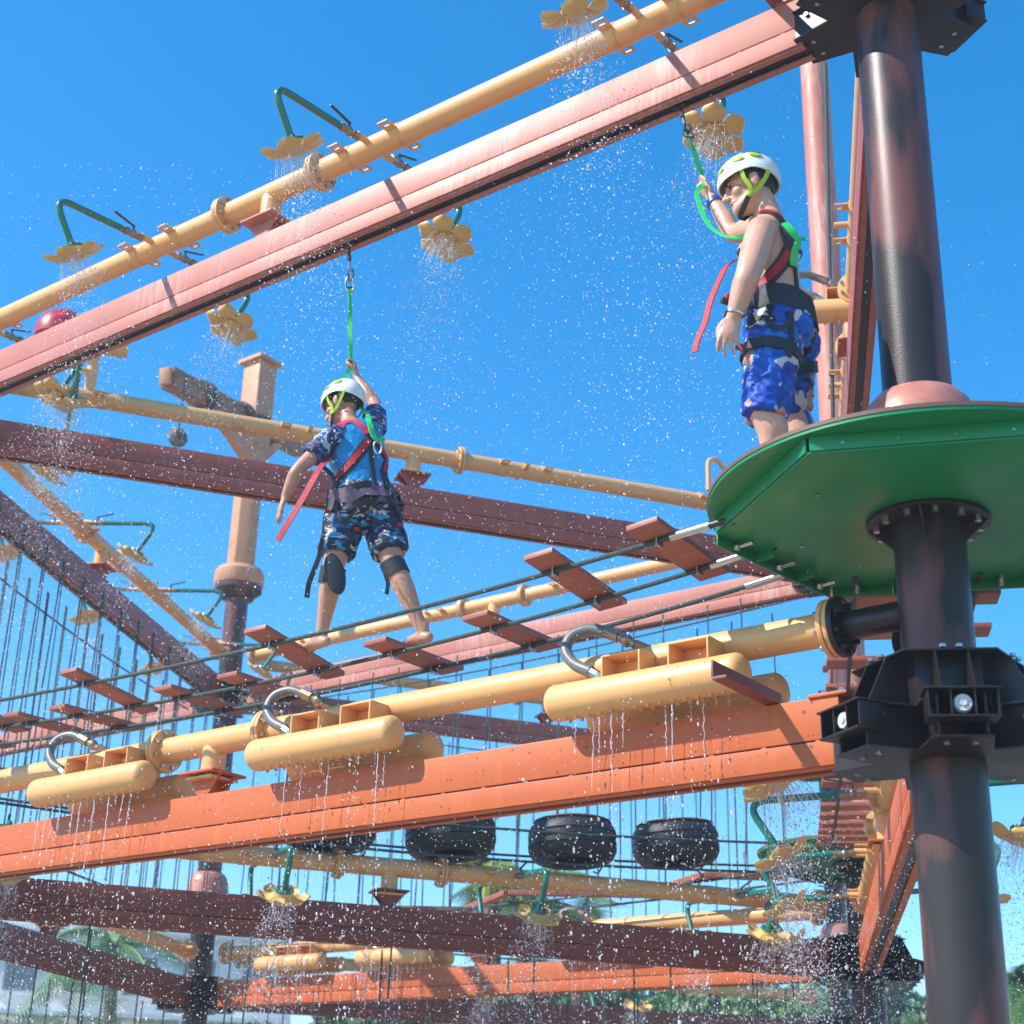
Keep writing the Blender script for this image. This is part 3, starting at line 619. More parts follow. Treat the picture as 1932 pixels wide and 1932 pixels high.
# ladder-like plank bridge running away from the near platform
L13, A13 = span(1, 3)
lb = empty('plank_bridge', PIL[1], A13, 'plank bridge running away behind the near pillar, seen from below', 'rope bridge')
for y in (-0.27, 0.27): MB().tube([(t, y, 4.02-0.16*math.sin(PI*(t-.6)/(L13-1.2))) for t in [0.62+k*(L13-1.24)/30 for k in range(31)]], 0.011, 8).build('rope', 'rope', lb)
t = 0.95
while t < L13-0.8:
    z = 4.02-0.16*math.sin(PI*(t-.6)/(L13-1.2)); o = bridge_plank(lb, t, 0, z+0.026, 0, twist=random.uniform(-.03, .03)); o.scale = (1, 1.28, 1); t += 0.40

# hanging rope curtains of the farther crossings
def hangers(i, j, z0, z1, n, label, off=0.28, t0=0.9, t1=None, deck=True, rad=0.0085, dbl=True):
    L, a = span(i, j); root = empty('rope_crossing', PIL[i], a, label, 'rope bridge'); t1 = t1 or L-0.9
    for s in (-1, 1):
        for k in range(n):
            t = t0+(t1-t0)*k/(n-1)+random.uniform(-.05, .05)
            MB().tube([(t, s*off, z0), (t+random.uniform(-.03, .03), s*off*0.96, (z0+z1)/2), (t+random.uniform(-.05, .05), s*off, z1)], rad, 6).build('hanger_rope', 'rope', root)
            if dbl: MB().tube([(t+0.03, s*off, z0), (t+0.10, s*off, z1)], rad*0.8, 6).build('hanger_rope', 'rope', root)
        f = lambda t, z: z-0.10*math.sin(PI*(t-.5)/(L-1))
        if deck is not None: MB().tube([(t, s*off, f(t, z0-0.12)) for t in [0.5+q*(L-1)/24 for q in range(25)]], 0.009, 6).build('top_rope', 'rope', root)
        if deck is None: continue
        if deck: MB().tube([(t, s*off, f(t, z1+0.05)) for t in [0.5+q*(L-1)/24 for q in range(25)]], 0.012, 6).build('foot_rope', 'rope', root)
    return root
hangers(2, 4, 6.55, 3.92, 15, 'curtain of dark vertical ropes under the slanting beam at the left edge')
hangers(4, 3, 6.55, 3.92, 16, 'row of thin vertical ropes under the pink beam behind the plank bridge', rad=0.0075, dbl=False)
hangers(2, 4, 3.05, 0.55, 9, 'dark vertical ropes in the bottom left corner', dbl=False, deck=None)
hangers(4, 3, 3.05, 0.55, 9, 'thin vertical ropes below the lowest orange beam', dbl=False, deck=None, rad=0.007)
hangers(4, 6, 6.55, 3.92, 14, 'far thin vertical ropes below the maroon beam', dbl=False, rad=0.008)
hangers(2, 3, 3.05, 0.55, 7, 'vertical ropes hanging below the brown cross beam', dbl=False, deck=None, rad=0.007)

# tyre crossing
L23, A23 = span(2, 3)
tb = empty('tyre_crossing_ropes', PIL[2], A23, 'pair of black horizontal ropes threaded through the hanging tyres', 'rope')
for y, z in ((-0.36, 4.07), (0.36, 4.0), (-0.36, 3.83)): MB().tube([(t, y, z-0.13*math.sin(PI*(t-.6)/(L23-1.2))) for t in [0.6+k*(L23-1.2)/40 for k in range(41)]], 0.011, 8).build('rope', 'rope', tb)
def tyre(px, py, label, tilt):
    r = ray(px, py); n = V((-math.sin(A23), math.cos(A23), 0)); k = PIL[2].dot(n)/r.dot(n); p = V((0, 0, EYE))+r*k
    root = empty('tyre', p, A23, label, 'tyre', 'black tyres of the hanging crossing'); root.rotation_euler = (tilt[0], tilt[1], A23)
    h, Rr = 0.150, 0.362
    prof = [(0.20, -h+0.03), (0.21, -h), (0.25, -h-0.012), (0.30, -h), (0.338, -h+0.035), (Rr-0.006, -h+0.075)]
    for q in range(3): z = -0.055+q*0.055; prof += [(Rr, z-0.008), (Rr-0.012, z-0.004), (Rr-0.012, z+0.006), (Rr, z+0.010)]
    prof += [(Rr-0.006, h-0.06), (0.342, h-0.025), (0.31, h), (0.22, h), (0.20, h-0.03), (0.25, 0.0), (0.20, -h+0.03)]
    m = MB(); nn = 40; vs_ = []; mm = len(prof)-1
    for rr, z in prof[:-1]: vs_ += [(rr*math.cos(2*PI*i/nn), rr*math.sin(2*PI*i/nn), z) for i in range(nn)]
    m.add(vs_, [(i*nn+q, i*nn+(q+1) % nn, ((i+1) % mm)*nn+(q+1) % nn, ((i+1) % mm)*nn+q) for i in range(mm) for q in range(nn)]).build('casing', 'rubber', root, smooth=40)
    MB().lathe([(0.0, h+0.003), (0.318, h+0.003), (0.325, h+0.010), (0.320, h+0.020), (0.0, h+0.022)], 36).build('tread_board', 'tyre_rim', root)
    for s in (-1, 1): MB().tube([(s*0.26, 0.2*s, -h-0.012), (s*0.30, 0.2*s, -h-0.03), (s*0.34, 0.2*s, -0.12)], 0.008, 6).build('lashing', 'rope', root)
for k, (px, py) in enumerate(((622, 1562), (850, 1578), (1080, 1592), (1275, 1595))):
    tyre(px, py, ('black tyre mostly hidden behind the orange beam, leftmost of four', 'black tyre tucked under the orange beam, second from the left', 'black tyre fully in view beside the rightmost tyre', 'rightmost black tyre of the hanging row')[k], (R(random.uniform(-5, 1)), R(random.uniform(-5, 3))))
# brown rope-frame triangles (zig-zag balance beams) right of the tyres
zb = empty('zigzag_beam', PIL[4], span(4, 3)[1], 'far brown zigzag balance beam below the tyres', 'balance beam')
zz = [(2.6, -.3), (3.6, .35), (4.7, -.35), (5.8, .35), (6.9, -.35), (7.5, .1)]
for a_, b_ in zip(zz, zz[1:]): MB().bar((*a_, 3.97), (*b_, 3.97), 0.10, 0.05).build('beam_piece', 'plank', zb, bevel=0.004)

# ------------------------------------------------------------------ tan themed column on the far pillar, water toy, hanging ropes
p4 = PIL[4]; tc_ = empty('tan_column', (*p4[:2], 8.0), A12, 'tan square column with a cap and slanting timbers on the far pillar', 'column')
MB().lathe([(0.20, 0.0), (0.26, 0.08), (0.30, 0.10), (0.30, 0.16), (0.19, 0.17)], 28).build('base_taper', 'pole_dark', tc_)
MB().lathe([(0.19, 0.165), (0.30, 0.165), (0.315, 0.19), (0.315, 0.34), (0.27, 0.40), (0.19, 0.42)], 28).build('base_flange', 'tan_column', tc_)
MB().prism([(0.185*math.cos(a)*1.0, 0.185*math.sin(a)) for a in [PI/8+PI/4*k for k in range(8)]], 0.40, 2.15).build('lower_shaft', 'tan_column', tc_, bevel=0.006, smooth=15)
MB().box((0, 0, 2.72), (0.31, 0.31, 1.26)).build('upper_shaft', 'tan_column', tc_, bevel=0.01)
MB().box((0, 0, 3.37), (0.43, 0.43, 0.05)).add([(-.2, -.2, 3.395), (.2, -.2, 3.395), (.2, .2, 3.395), (-.2, .2, 3.395), (0, 0, 3.45)], [(0, 1, 4), (1, 2, 4), (2, 3, 4), (3, 0, 4), (3, 2, 1, 0)]).build('cap', 'tan_column', tc_)
iv = Rz(-A12)
def lcl(p): return iv @ (V(p) - V((*p4[:2], 8.0)))
ta, tb_ = lcl(at(316, 712, 16.4)), lcl(at(470, 795, 18.5)); tend = tb_ + (tb_-ta)*0.75
MB().bar(ta, tb_ - (tb_-ta)*0.07, 0.20, 0.27).build('timber', 'timber_dark', tc_, bevel=0.03); MB().add([ta+V((0, 0, -.13)), ta+V((0, 0, .13))], []).bar(ta-(tb_-ta)*0.035, ta-(tb_-ta)*0.001, 0.15, 0.21).build('timber_tip', 'tan_column', tc_, bevel=0.03)
MB().bar(tb_ + (tb_-ta)*0.09, tend, 0.20, 0.25).build('timber', 'timber_dark', tc_, bevel=0.03)
for f in (0.45, 1.45):
    q = ta + (tb_-ta)*f; MB().bar(q, (0.12*(1 if f > 1 else -1), 0, 1.75), 0.13, 0.13).build('brace', 'tan_column', tc_, bevel=0.006)
for f in (0.38, 0.86):
    q = ta + (tb_-ta)*f; d_ = (tb_-ta).normalized(); mm_ = MB()
    for e_ in range(3): mm_.torus(q+d_*(e_*0.05), d_, 0.180, 0.022, 20, 6)
    mm_.build('rope_binding', 'rope', tc_)
MB().torus((0, 0, 2.5), (0, 0, 1), 0.25, 0.035, 4, 6).build('rope_binding', 'rope', tc_)
bp_ = at(335, 825, 16.6); bo = empty('rope_ball', bp_, 0, 'round rope ball hanging from the slanting timber', 'ball')
MB().ell((0, 0, 0), 0.115, 16, 12).build('ball', 'ball_rope', bo); mm_ = MB()
for k in range(5): mm_.torus((0, 0, 0), (math.cos(k*1.3), math.sin(k*1.3), math.sin(k*2.1)), 0.115, 0.012, 24, 6)
mm_.build('net', 'hose_grey', bo); MB().tube([(0, 0, 0.1), (0.01, 0, 0.5), (0, 0.0, 0.80)], 0.010, 6).build('cord', 'rope', bo)
wt = empty('water_toy', loc(2, 3, 1.45, 0, ZPT), A23, 'yellow nozzle post with red dome on the cross pipe at left', 'water toy')
MB().cyl((0, 0, 0.03), (0, 0, 0.52), 0.045, n=20).build('post', 'pipe_yellow', wt)
MB().lathe([(0.001, -0.24), (0.05, -0.235), (0.075, -0.20), (0.08, -0.1), (0.08, 0.2), (0.07, 0.235), (0.001, 0.24)], 24, T((0.02, 0, 0.50)) @ Ry(PI/2)).build('nozzle_barrel', 'pipe_yellow', wt)
MB().cyl((0, -0.02, 0.22), (-0.16, -0.05, 0.22), 0.03, n=14).build('side_branch', 'pipe_yellow', wt)
MB().lathe([(0.001, 0.26), (0.10, 0.24), (0.19, 0.17), (0.23, 0.06), (0.225, -0.02), (0.18, -0.07), (0.001, -0.08)], 28, T((-0.28, 0.25, 0.62))).build('red_dome', 'toy_red', wt)
MB().tube(smoothpath([(-0.2, 0, 0.48), (-0.27, 0.12, 0.48), (-0.28, 0.25, 0.56)], 5), 0.03, 12).build('dome_neck', 'pipe_yellow', wt)
q0, q1 = at(1557, 120, 10.5), at(1574, 900, 10.5)
MB().tube([q0, (q0+q1)/2, q1], 0.016, 8).build('black_cable', 'rope', None); tag(bpy.data.objects['black_cable'], 'thick black cable hanging beside the rust pink pillar', 'cable')

bq = [at(1337, 925, 12.3), at(1336, 868, 12.3), at(1352, 866, 12.35), at(1372, 892, 12.5), at(1395, 915, 12.6)]
tag(MB().tube(bendpath(bq, 0.06, 5), 0.022, 10).build('bent_pipe', 'pipe_yellow', None), 'small bent yellow pipe sticking up left of the green platform rim', 'pipe')

# ------------------------------------------------------------------ lanyards
def ribbon_mesh(P, N, w, th):
    m = MB(); n = len(P); vs_ = []
    for i in range(n):
        d = (P[min(i+1, n-1)]-P[max(i-1, 0)]).normalized(); nn_ = (N[i]-d*N[i].dot(d)).normalized(); s = d.cross(nn_)
        ww = w[i] if isinstance(w, list) else w
        vs_ += [P[i]+s*ww/2, P[i]-s*ww/2, P[i]-s*ww/2+nn_*th, P[i]+s*ww/2+nn_*th]
    fs = [(i*4+k, i*4+(k+1) % 4, i*4+4+(k+1) % 4, i*4+4+k) for i in range(n-1) for k in range(4)]
    return m.add(vs_, fs+[(3, 2, 1, 0), tuple(n*4-4+k for k in range(4))])
def carabiner(p, up, side, parent, h=0.085, w=0.045):
    p, up, side = V(p), V(up).normalized(), V(side).normalized()
    pts = [p+up*h*0.5*math.sin(a)*1.0 + side*w*0.5*math.cos(a)*(1+0.25*math.sin(a)) for a in [2*PI*k/22 for k in range(22)]]; pts.append(pts[0])
    MB().tube(pts, 0.0055, 8).build('carabiner', 'steel', parent); MB().tube([pts[2], pts[9]], 0.006, 6).build('gate', 'black_plastic', parent)
def lanyard(top, hand, tail, label):
    root = empty('lanyard', top, 0, label, 'lanyard'); o = V(top); hand = V(hand)-o; d = hand.normalized(); L = hand.length
    MB().box((0, 0, 0.02), (0.07, 0.03, 0.05), Rz(A12)).build('trolley', 'black_plastic', root)
    MB().tube([V((0, 0, 0)), d*0.16], 0.008, 8).cyl(d*0.05, d*0.10, 0.012, n=8).build('cord', 'webbing_black', root)
    MB().cyl(d*0.115, d*0.165, 0.010, n=10).build('swivel', 'steel', root)
    MB().tube([d*0.16+V((0.018, 0, 0)), d*0.20+V((0.022, 0, 0)), d*0.245], 0.007, 8).tube([d*0.16, d*0.20+V((-0.010, 0, 0)), d*0.245], 0.007, 8).build('hook', 'black_plastic', root)
    carabiner(d*0.255, d, (1, 0, 0), root, 0.10, 0.048)
    P = [d*0.29, d*(L*0.55), d*(L*0.8), hand]; P = smoothpath(P, 4)
    ribbon_mesh(P, [V((0.3, -0.9, 0.1))+V((0.5, 0.2, 0))*math.sin(i*0.7) for i in range(len(P))], 0.026, 0.004).build('strap', 'webbing_green', root)
    Q = smoothpath([hand]+[V(q)-o for q in tail], 6)
    ribbon_mesh(Q, [V((0.2, -0.9, 0.35)) for _ in Q], 0.024, 0.004).build('strap_tail', 'webbing_green', root)

# ------------------------------------------------------------------ people
def limb(mb, pts, rad, side=None, ratio=None, n=18, k=5, caps=True):
    """closed tube of elliptical section through the joints; rad half depth, ratio half width / half depth"""
    m = len(pts); ratio = ratio or [1]*m
    pr = smoothpath([V(p) for p in pts], k)
    rr = [q.x for q in smoothpath([V((a, 0, 0)) for a in rad], k)]; qq = [q.x for q in smoothpath([V((a, 0, 0)) for a in ratio], k)]
    vs_ = []; N = len(pr); x = V(side) if side else None
    rings = []
    for i in range(N):
        d = (pr[min(i+1, N-1)]-pr[max(i-1, 0)]).normalized()
        if side: s1 = (V(side)-d*V(side).dot(d)).normalized()
        else:
            s1 = frame(d)[0] if x is None else (x-d*x.dot(d)).normalized(); x = s1
        rings.append((pr[i], rr[i], qq[i], s1, d.cross(s1), d))
    if caps:
        a, b = rings[0], rings[-1]
        pre = [(a[0]-a[5]*a[1]*math.sin(t), a[1]*math.cos(t), a[2], a[3], a[4], a[5]) for t in (1.45, 1.1, 0.75, 0.35)]
        post = [(b[0]+b[5]*b[1]*math.sin(t), b[1]*math.cos(t), b[2], b[3], b[4], b[5]) for t in (0.35, 0.75, 1.1, 1.45)]
        rings = pre+rings+post
    for c, r, q, s1, s2, d in rings: vs_ += [c+s1*(r*q*math.cos(2*PI*j/n))+s2*(r*math.sin(2*PI*j/n)) for j in range(n)]
    N = len(rings)
    mb.add(vs_, [(i*n+j, i*n+(j+1) % n, (i+1)*n+(j+1) % n, (i+1)*n+j) for i in range(N-1) for j in range(n)]+[tuple(range(n))[::-1], tuple(range((N-1)*n, N*n))])
from mathutils import noise as mnoise
def fuse(mb, name, mat, parent, voxel=0.006, smooth=6, origin=None, fold=0.0):
    """melt the overlapping solids into one continuous surface"""
    me = bpy.data.meshes.new(name); o_ = origin or V((0, 0, 0)); me.from_pydata([V(p)-o_ for p in mb.v], [], mb.f)
    bm = bmesh.new(); bm.from_mesh(me); bmesh.ops.recalc_face_normals(bm, faces=bm.faces); bm.to_mesh(me); bm.free()
    t = bpy.data.objects.new('tmp', me); COL.objects.link(t)
    r = t.modifiers.new('r', 'REMESH'); r.mode = 'VOXEL'; r.voxel_size = voxel
    s = t.modifiers.new('s', 'SMOOTH'); s.factor = 0.5; s.iterations = smooth
    dg = bpy.context.evaluated_depsgraph_get(); me2 = bpy.data.meshes.new_from_object(t.evaluated_get(dg)); me2.name = name
    bpy.data.objects.remove(t); bpy.data.meshes.remove(me); me2.shade_smooth(); me2.materials.clear()
    if fold:
        no = [v.normal.copy() for v in me2.vertices]
        for v, n_ in zip(me2.vertices, no):
            c = v.co; q = mnoise.noise(V((c.x*16+c.z*9, c.y*16-c.z*6, c.z*20)))+0.5*mnoise.noise(V((c.x*34, c.y*34, c.z*46+c.x*20))); v.co = c+n_*(fold*(1-abs(q)*2.2))
    return link(name, me2, mat, parent)
def hand(mb, wr, d, n, w, sc=1.0, fist=False):
    """d wrist to knuckles, n towards the palm side, w towards the thumb"""
    d, n, w = d.normalized(), n.normalized(), w.normalized()
    M = Matrix((w, n, d)).transposed().to_4x4(); pc = wr+d*0.050*sc
    limb(mb, [wr-d*0.01, wr+d*0.03*sc, wr+d*0.075*sc, wr+d*0.092*sc], [0.019*sc, 0.017*sc, 0.016*sc, 0.012*sc], w, [1.35, 2.0, 2.4, 2.6], n=14, k=3)
    for k, (o, ln) in enumerate(((0.029, 0.90), (0.010, 1.0), (-0.010, 0.93), (-0.028, 0.74))):
        b = wr+d*(0.088-0.004*abs(k-1))*sc+w*o*sc; l = 0.078*ln*sc
        if fist: pts = [b-d*0.01, b+d*0.020*sc+n*0.010*sc, b+d*0.018*sc+n*0.040*sc, b-d*0.010*sc+n*0.046*sc, b-d*0.016*sc+n*0.028*sc]
        else:
            c = 0.55+0.16*k
            pts = [b-d*0.012, b+d*l*0.40+n*l*0.08*c, b+d*l*0.72+n*l*0.26*c, b+d*l*0.95+n*l*0.52*c]
            pts = [p+w*o*0.25*i*sc*0.5 for i, p in enumerate(pts)]
        limb(mb, pts, [0.0092*sc, 0.0088*sc, 0.0080*sc, 0.0066*sc, 0.0062*sc][:len(pts)], None, None, n=10, k=3)
    b = wr+d*0.022*sc+w*0.026*sc
    if fist: pts = [b, b+w*0.020*sc+d*0.025*sc+n*0.014*sc, b+w*0.012*sc+d*0.050*sc+n*0.036*sc, b-w*0.010*sc+d*0.062*sc+n*0.050*sc]
    else: pts = [b, b+w*0.024*sc+d*0.022*sc+n*0.010*sc, b+w*0.032*sc+d*0.050*sc+n*0.020*sc, b+w*0.030*sc+d*0.072*sc+n*0.028*sc]
    limb(mb, pts, [0.014*sc, 0.0115*sc, 0.010*sc, 0.008*sc], None, None, n=10, k=3)
def foot(mb, an, d, sc=1.0):
    d = V((d.x, d.y, 0)).normalized(); w = d.cross(V((0, 0, 1))); z0 = an.z-0.075*sc
    heel, mid, toe = V((an.x, an.y, z0+0.032))-d*0.045*sc, V((an.x, an.y, z0+0.040))+d*0.05*sc, V((an.x, an.y, z0+0.022))+d*0.135*sc
    limb(mb, [heel, mid, toe], [0.030*sc, 0.034*sc, 0.020*sc], w, [1.0, 1.15, 2.0], n=14, k=4)
    limb(mb, [an+V((0, 0, 0.03)), an, V((an.x, an.y, z0+0.035))+d*0.02], [0.032*sc, 0.035*sc, 0.034*sc], w, None, n=14, k=3)
    for k in range(5):
        o = (k-2)*0.0165*sc; b = toe+w*o-d*0.008*abs(k-1.5)
        limb(mb, [b-d*0.01, b+d*0.018*sc-V((0, 0, 0.004)), b+d*0.034*sc-V((0, 0, 0.008))], [0.010, 0.0095, 0.008], None, None, n=8, k=2)
def head(mb, c, fwd, up, sc):
    f = V(fwd).normalized(); u = (V(up)-f*V(up).dot(f)).normalized(); l = u.cross(f)
    M = Matrix((l, f, u)).transposed().to_4x4(); H = lambda x, y, z: c+(M @ V((x, y, z)))*sc; e = lambda p, r, a=14, b=10: mb.ell(H(*p), tuple(q*sc for q in r), a, b, M)
    e((0, -0.012, 0.022), (0.077, 0.097, 0.092), 20, 14); e((0, 0.026, -0.048), (0.060, 0.064, 0.074), 18, 12)
    limb(mb, [H(-0.052, 0.0, -0.062), H(-0.030, 0.058, -0.098), H(0, 0.078, -0.106), H(0.030, 0.058, -0.098), H(0.052, 0.0, -0.062)], [0.020*sc, 0.019*sc, 0.020*sc, 0.019*sc, 0.020*sc], None, None, 10, 4)
    limb(mb, [H(0, 0.086, 0.004), H(0, 0.100, -0.022), H(0, 0.113, -0.043)], [0.009*sc, 0.011*sc, 0.013*sc], None, None, 10, 3)
    e((0.011, 0.099, -0.048), (0.010, 0.011, 0.008), 10, 6); e((-0.011, 0.099, -0.048), (0.010, 0.011, 0.008), 10, 6)
    e((0, 0.076, 0.016), (0.052, 0.020, 0.013))
    for s in (-1, 1): e((s*0.036, 0.060, -0.040), (0.026, 0.026, 0.024)); e((s*0.079, -0.006, -0.026), (0.010, 0.020, 0.033), 12, 8); e((s*0.084, -0.014, -0.018), (0.008, 0.012, 0.022), 10, 6)
    e((0, 0.090, -0.071), (0.024, 0.012, 0.0065), 12, 6); e((0, 0.086, -0.083), (0.021, 0.013, 0.0075), 12, 6); e((0, 0.078, -0.104), (0.022, 0.018, 0.017), 12, 8)
    return H, M
def headgear(root, O, H, M, sc, bvh):
    """hair, face details, helmet and its straps"""
    def E(p): return V(p)-O
    hm = MB(); nA, nP = 28, 12; vs_ = []
    for lay in (1.0, 0.965):
        for k in range(nP+1):
            for a in range(nA):
                az = 2*PI*a/nA; fy = math.sin(az); lim = R(138) if fy < -0.25 else (R(112) if fy < 0.45 else R(76)); th = lim*k/nP
                vs_.append(E(H(0.083*lay*math.sin(th)*math.cos(az), -0.012+0.104*lay*math.sin(th)*math.sin(az), 0.022+0.099*lay*math.cos(th))))
    S = (nP+1)*nA; fs = []
    for k in range(nP):
        for a in range(nA):
            b = (a+1) % nA; fs += [(k*nA+a, (k+1)*nA+a, (k+1)*nA+b, k*nA+b), (S+k*nA+a, S+k*nA+b, S+(k+1)*nA+b, S+(k+1)*nA+a)]
    for a in range(nA): b = (a+1) % nA; fs.append((nP*nA+a, S+nP*nA+a, S+nP*nA+b, nP*nA+b))
    hm.add(vs_, fs).build('hair', 'hair', root, smooth=60)
    for s in (-1, 1):
        MB().ell(E(H(s*0.033, 0.0845, -0.010)), (0.0135*sc, 0.006*sc, 0.0060*sc), 12, 8, M).build('eye', 'eye_dark', root)
        MB().tube([E(H(s*0.014, 0.093, 0.008)), E(H(s*0.034, 0.091, 0.014)), E(H(s*0.054, 0.078, 0.008))], [0.0035*sc, 0.0042*sc, 0.0025*sc], 6).build('eyebrow', 'hair', root)
    MB().ell(E(H(0, 0.0955, -0.077)), (0.020*sc, 0.006*sc, 0.0028*sc), 12, 6, M).build('mouth', 'lip', root)
    # helmet shell
    nA, nP = 44, 16; vs_ = []; lim = []
    cz, rx, ry, rz = 0.026, 0.105, 0.127, 0.120
    for a in range(nA):
        az = 2*PI*a/nA; fy = math.sin(az); lim.append(R(99-3*max(0, fy)**2+22*max(0, -fy)**1.2-3*abs(math.cos(az))**4))
    for lay in (1.0, 0.945):
        for k in range(nP+1):
            for a in range(nA):
                az = 2*PI*a/nA; th = lim[a]*k/nP; fl = 1+0.05*max(0, k/nP-0.8)/0.2*(0.4+0.6*max(0, math.sin(az)))
                rid = 1+0.012*math.cos(az*6)*math.sin(th)**2*(1 if k < nP*0.8 else 0)
                vs_.append(E(H(rx*lay*fl*rid*math.sin(th)*math.cos(az), -0.006+ry*lay*fl*rid*math.sin(th)*math.sin(az), cz+rz*lay*math.cos(th))))
    S = (nP+1)*nA; fs = []
    for k in range(nP):
        for a in range(nA):
            b = (a+1) % nA; fs += [(k*nA+a, (k+1)*nA+a, (k+1)*nA+b, k*nA+b), (S+k*nA+a, S+k*nA+b, S+(k+1)*nA+b, S+(k+1)*nA+a)]
    for a in range(nA): b = (a+1) % nA; fs.append((nP*nA+a, S+nP*nA+a, S+nP*nA+b, nP*nA+b))
    sh = MB().add(vs_, fs).build('helmet', 'helmet_white', root, smooth=50)
    def onshell(az, th, k=1.0): return H(rx*k*math.sin(th)*math.cos(az), -0.006+ry*k*math.sin(th)*math.sin(az), cz+rz*k*math.cos(th))
    def decal(az, th, a, b, mat, nm, dth=0.004):
        p = onshell(az, th, 1.012); n_ = (p-H(0, -0.006, cz)).normalized(); x_, y_ = frame(n_)
        MB().ell(E(p), (a*sc, b*sc, dth*sc), 16, 6, Matrix((x_, y_, n_)).transposed().to_4x4()).build(nm, mat, sh)
    for az, th in ((0.35, 1.15), (PI-0.35, 1.15), (1.15, 1.2), (PI-1.15, 1.2)): decal(az, th, 0.026, 0.014, 'strap_lime', 'green_badge')
    for az, th in ((-0.3, 1.1), (PI+0.3, 1.1)): decal(az, th, 0.028, 0.022, 'strap_lime', 'green_badge')
    for az in (0.9, 1.57, 2.24, -0.8, -1.57, -2.34, 0.1, PI-0.1): decal(az, 0.72, 0.016, 0.006, 'hose_grey', 'vent')
    # straps
    for s in (-1, 1):
        for pts in (([(s*0.094, 0.035, 0.02), (s*0.088, 0.034, -0.02), (s*0.080, 0.022, -0.062), (s*0.066, 0.030, -0.088)]), ([(s*0.090, -0.070, -0.01), (s*0.088, -0.045, -0.045), (s*0.076, -0.005, -0.078), (s*0.066, 0.030, -0.088)])):
            Q = smoothpath([H(*q) for q in pts], 5); N = [(q-H(0, 0, q_ if False else -0.04)).normalized() for q in Q for q_ in (0,)]
            ribbon_mesh([E(q) for q in Q], N, 0.017*sc, 0.003).build('helmet_strap', 'strap_lime', sh)
    Q = smoothpath([H(-0.066, 0.030, -0.088), H(-0.036, 0.062, -0.126), H(0, 0.074, -0.132), H(0.036, 0.062, -0.126), H(0.066, 0.030, -0.088)], 5)
    ribbon_mesh([E(q) for q in Q], [(q-H(0, 0.02, -0.06)).normalized() for q in Q], 0.020*sc, 0.004).build('chin_strap', 'webbing_black', sh)
    for s in (-1, 1): MB().ell(E(H(s*0.069, 0.030, -0.088)), (0.007*sc, 0.014*sc, 0.013*sc), 10, 6, M).build('buckle', 'strap_lime', sh)
def bvh_of(objs):
    vs_, fs = [], []
    for o in objs:
        b = len(vs_); off = V(o.parent.location) if o.parent else V((0, 0, 0)); vs_ += [v.co+off for v in o.data.vertices]; fs += [tuple(i+b for i in p.vertices) for p in o.data.polygons]
    return BVHTree.FromPolygons(vs_, fs)
def strap_px(bvh, root, O, px, Y, w, mat, name, th=0.005, off=0.003, k=4):
    """webbing that lies on the body where the photograph shows it"""
    P, N = [], []
    for q in smoothpath([V((a, b, 0)) for a, b in px], k):
        d = ray(q.x, q.y).normalized(); hit = bvh.ray_cast(V((0, 0, EYE)), d, 30)
        if hit[0] is None or abs(hit[0].y-Y) > 0.45: hit = bvh.find_nearest(at(q.x, q.y, Y))
        P.append(hit[0]); N.append(hit[1])
    for _ in range(2): N = [(N[max(i-1, 0)]+N[i]*2+N[min(i+1, len(N)-1)]).normalized() for i in range(len(N))]
    P = [p+n*off for p, n in zip(P, N)]
    for _ in range(1): P = [P[0]]+[(P[i-1]+P[i]*2+P[i+1])/4 for i in range(1, len(P)-1)]+[P[-1]]
    return ribbon_mesh([p-O for p in P], N, w, th).build(name, mat, root)
def loop_on(bvh, root, O, c, axis, r, w, mat, name, th=0.006, n=26, tilt=None):
    """strap around a limb"""
    x, y = frame(axis); P, N = [], []
    for i in range(n+1):
        d = x*math.cos(2*PI*i/n)+y*math.sin(2*PI*i/n); hit = bvh.ray_cast(V(c)+d*(r*3), -d, r*3)
        p = hit[0] if hit[0] is not None else V(c)+d*r
        if (p-V(c)).length > r*1.7: p = V(c)+d*r
        P.append(p+d*0.003); N.append(d)
    return ribbon_mesh([p-O for p in P], N, w, th).build(name, mat, root)
def free_strap(root, O, pts, n, w, mat, name, th=0.004, k=6):
    Q = smoothpath(pts, k); return ribbon_mesh([V(q)-O for q in Q], [V(n) for _ in Q], w, th).build(name, mat, root)

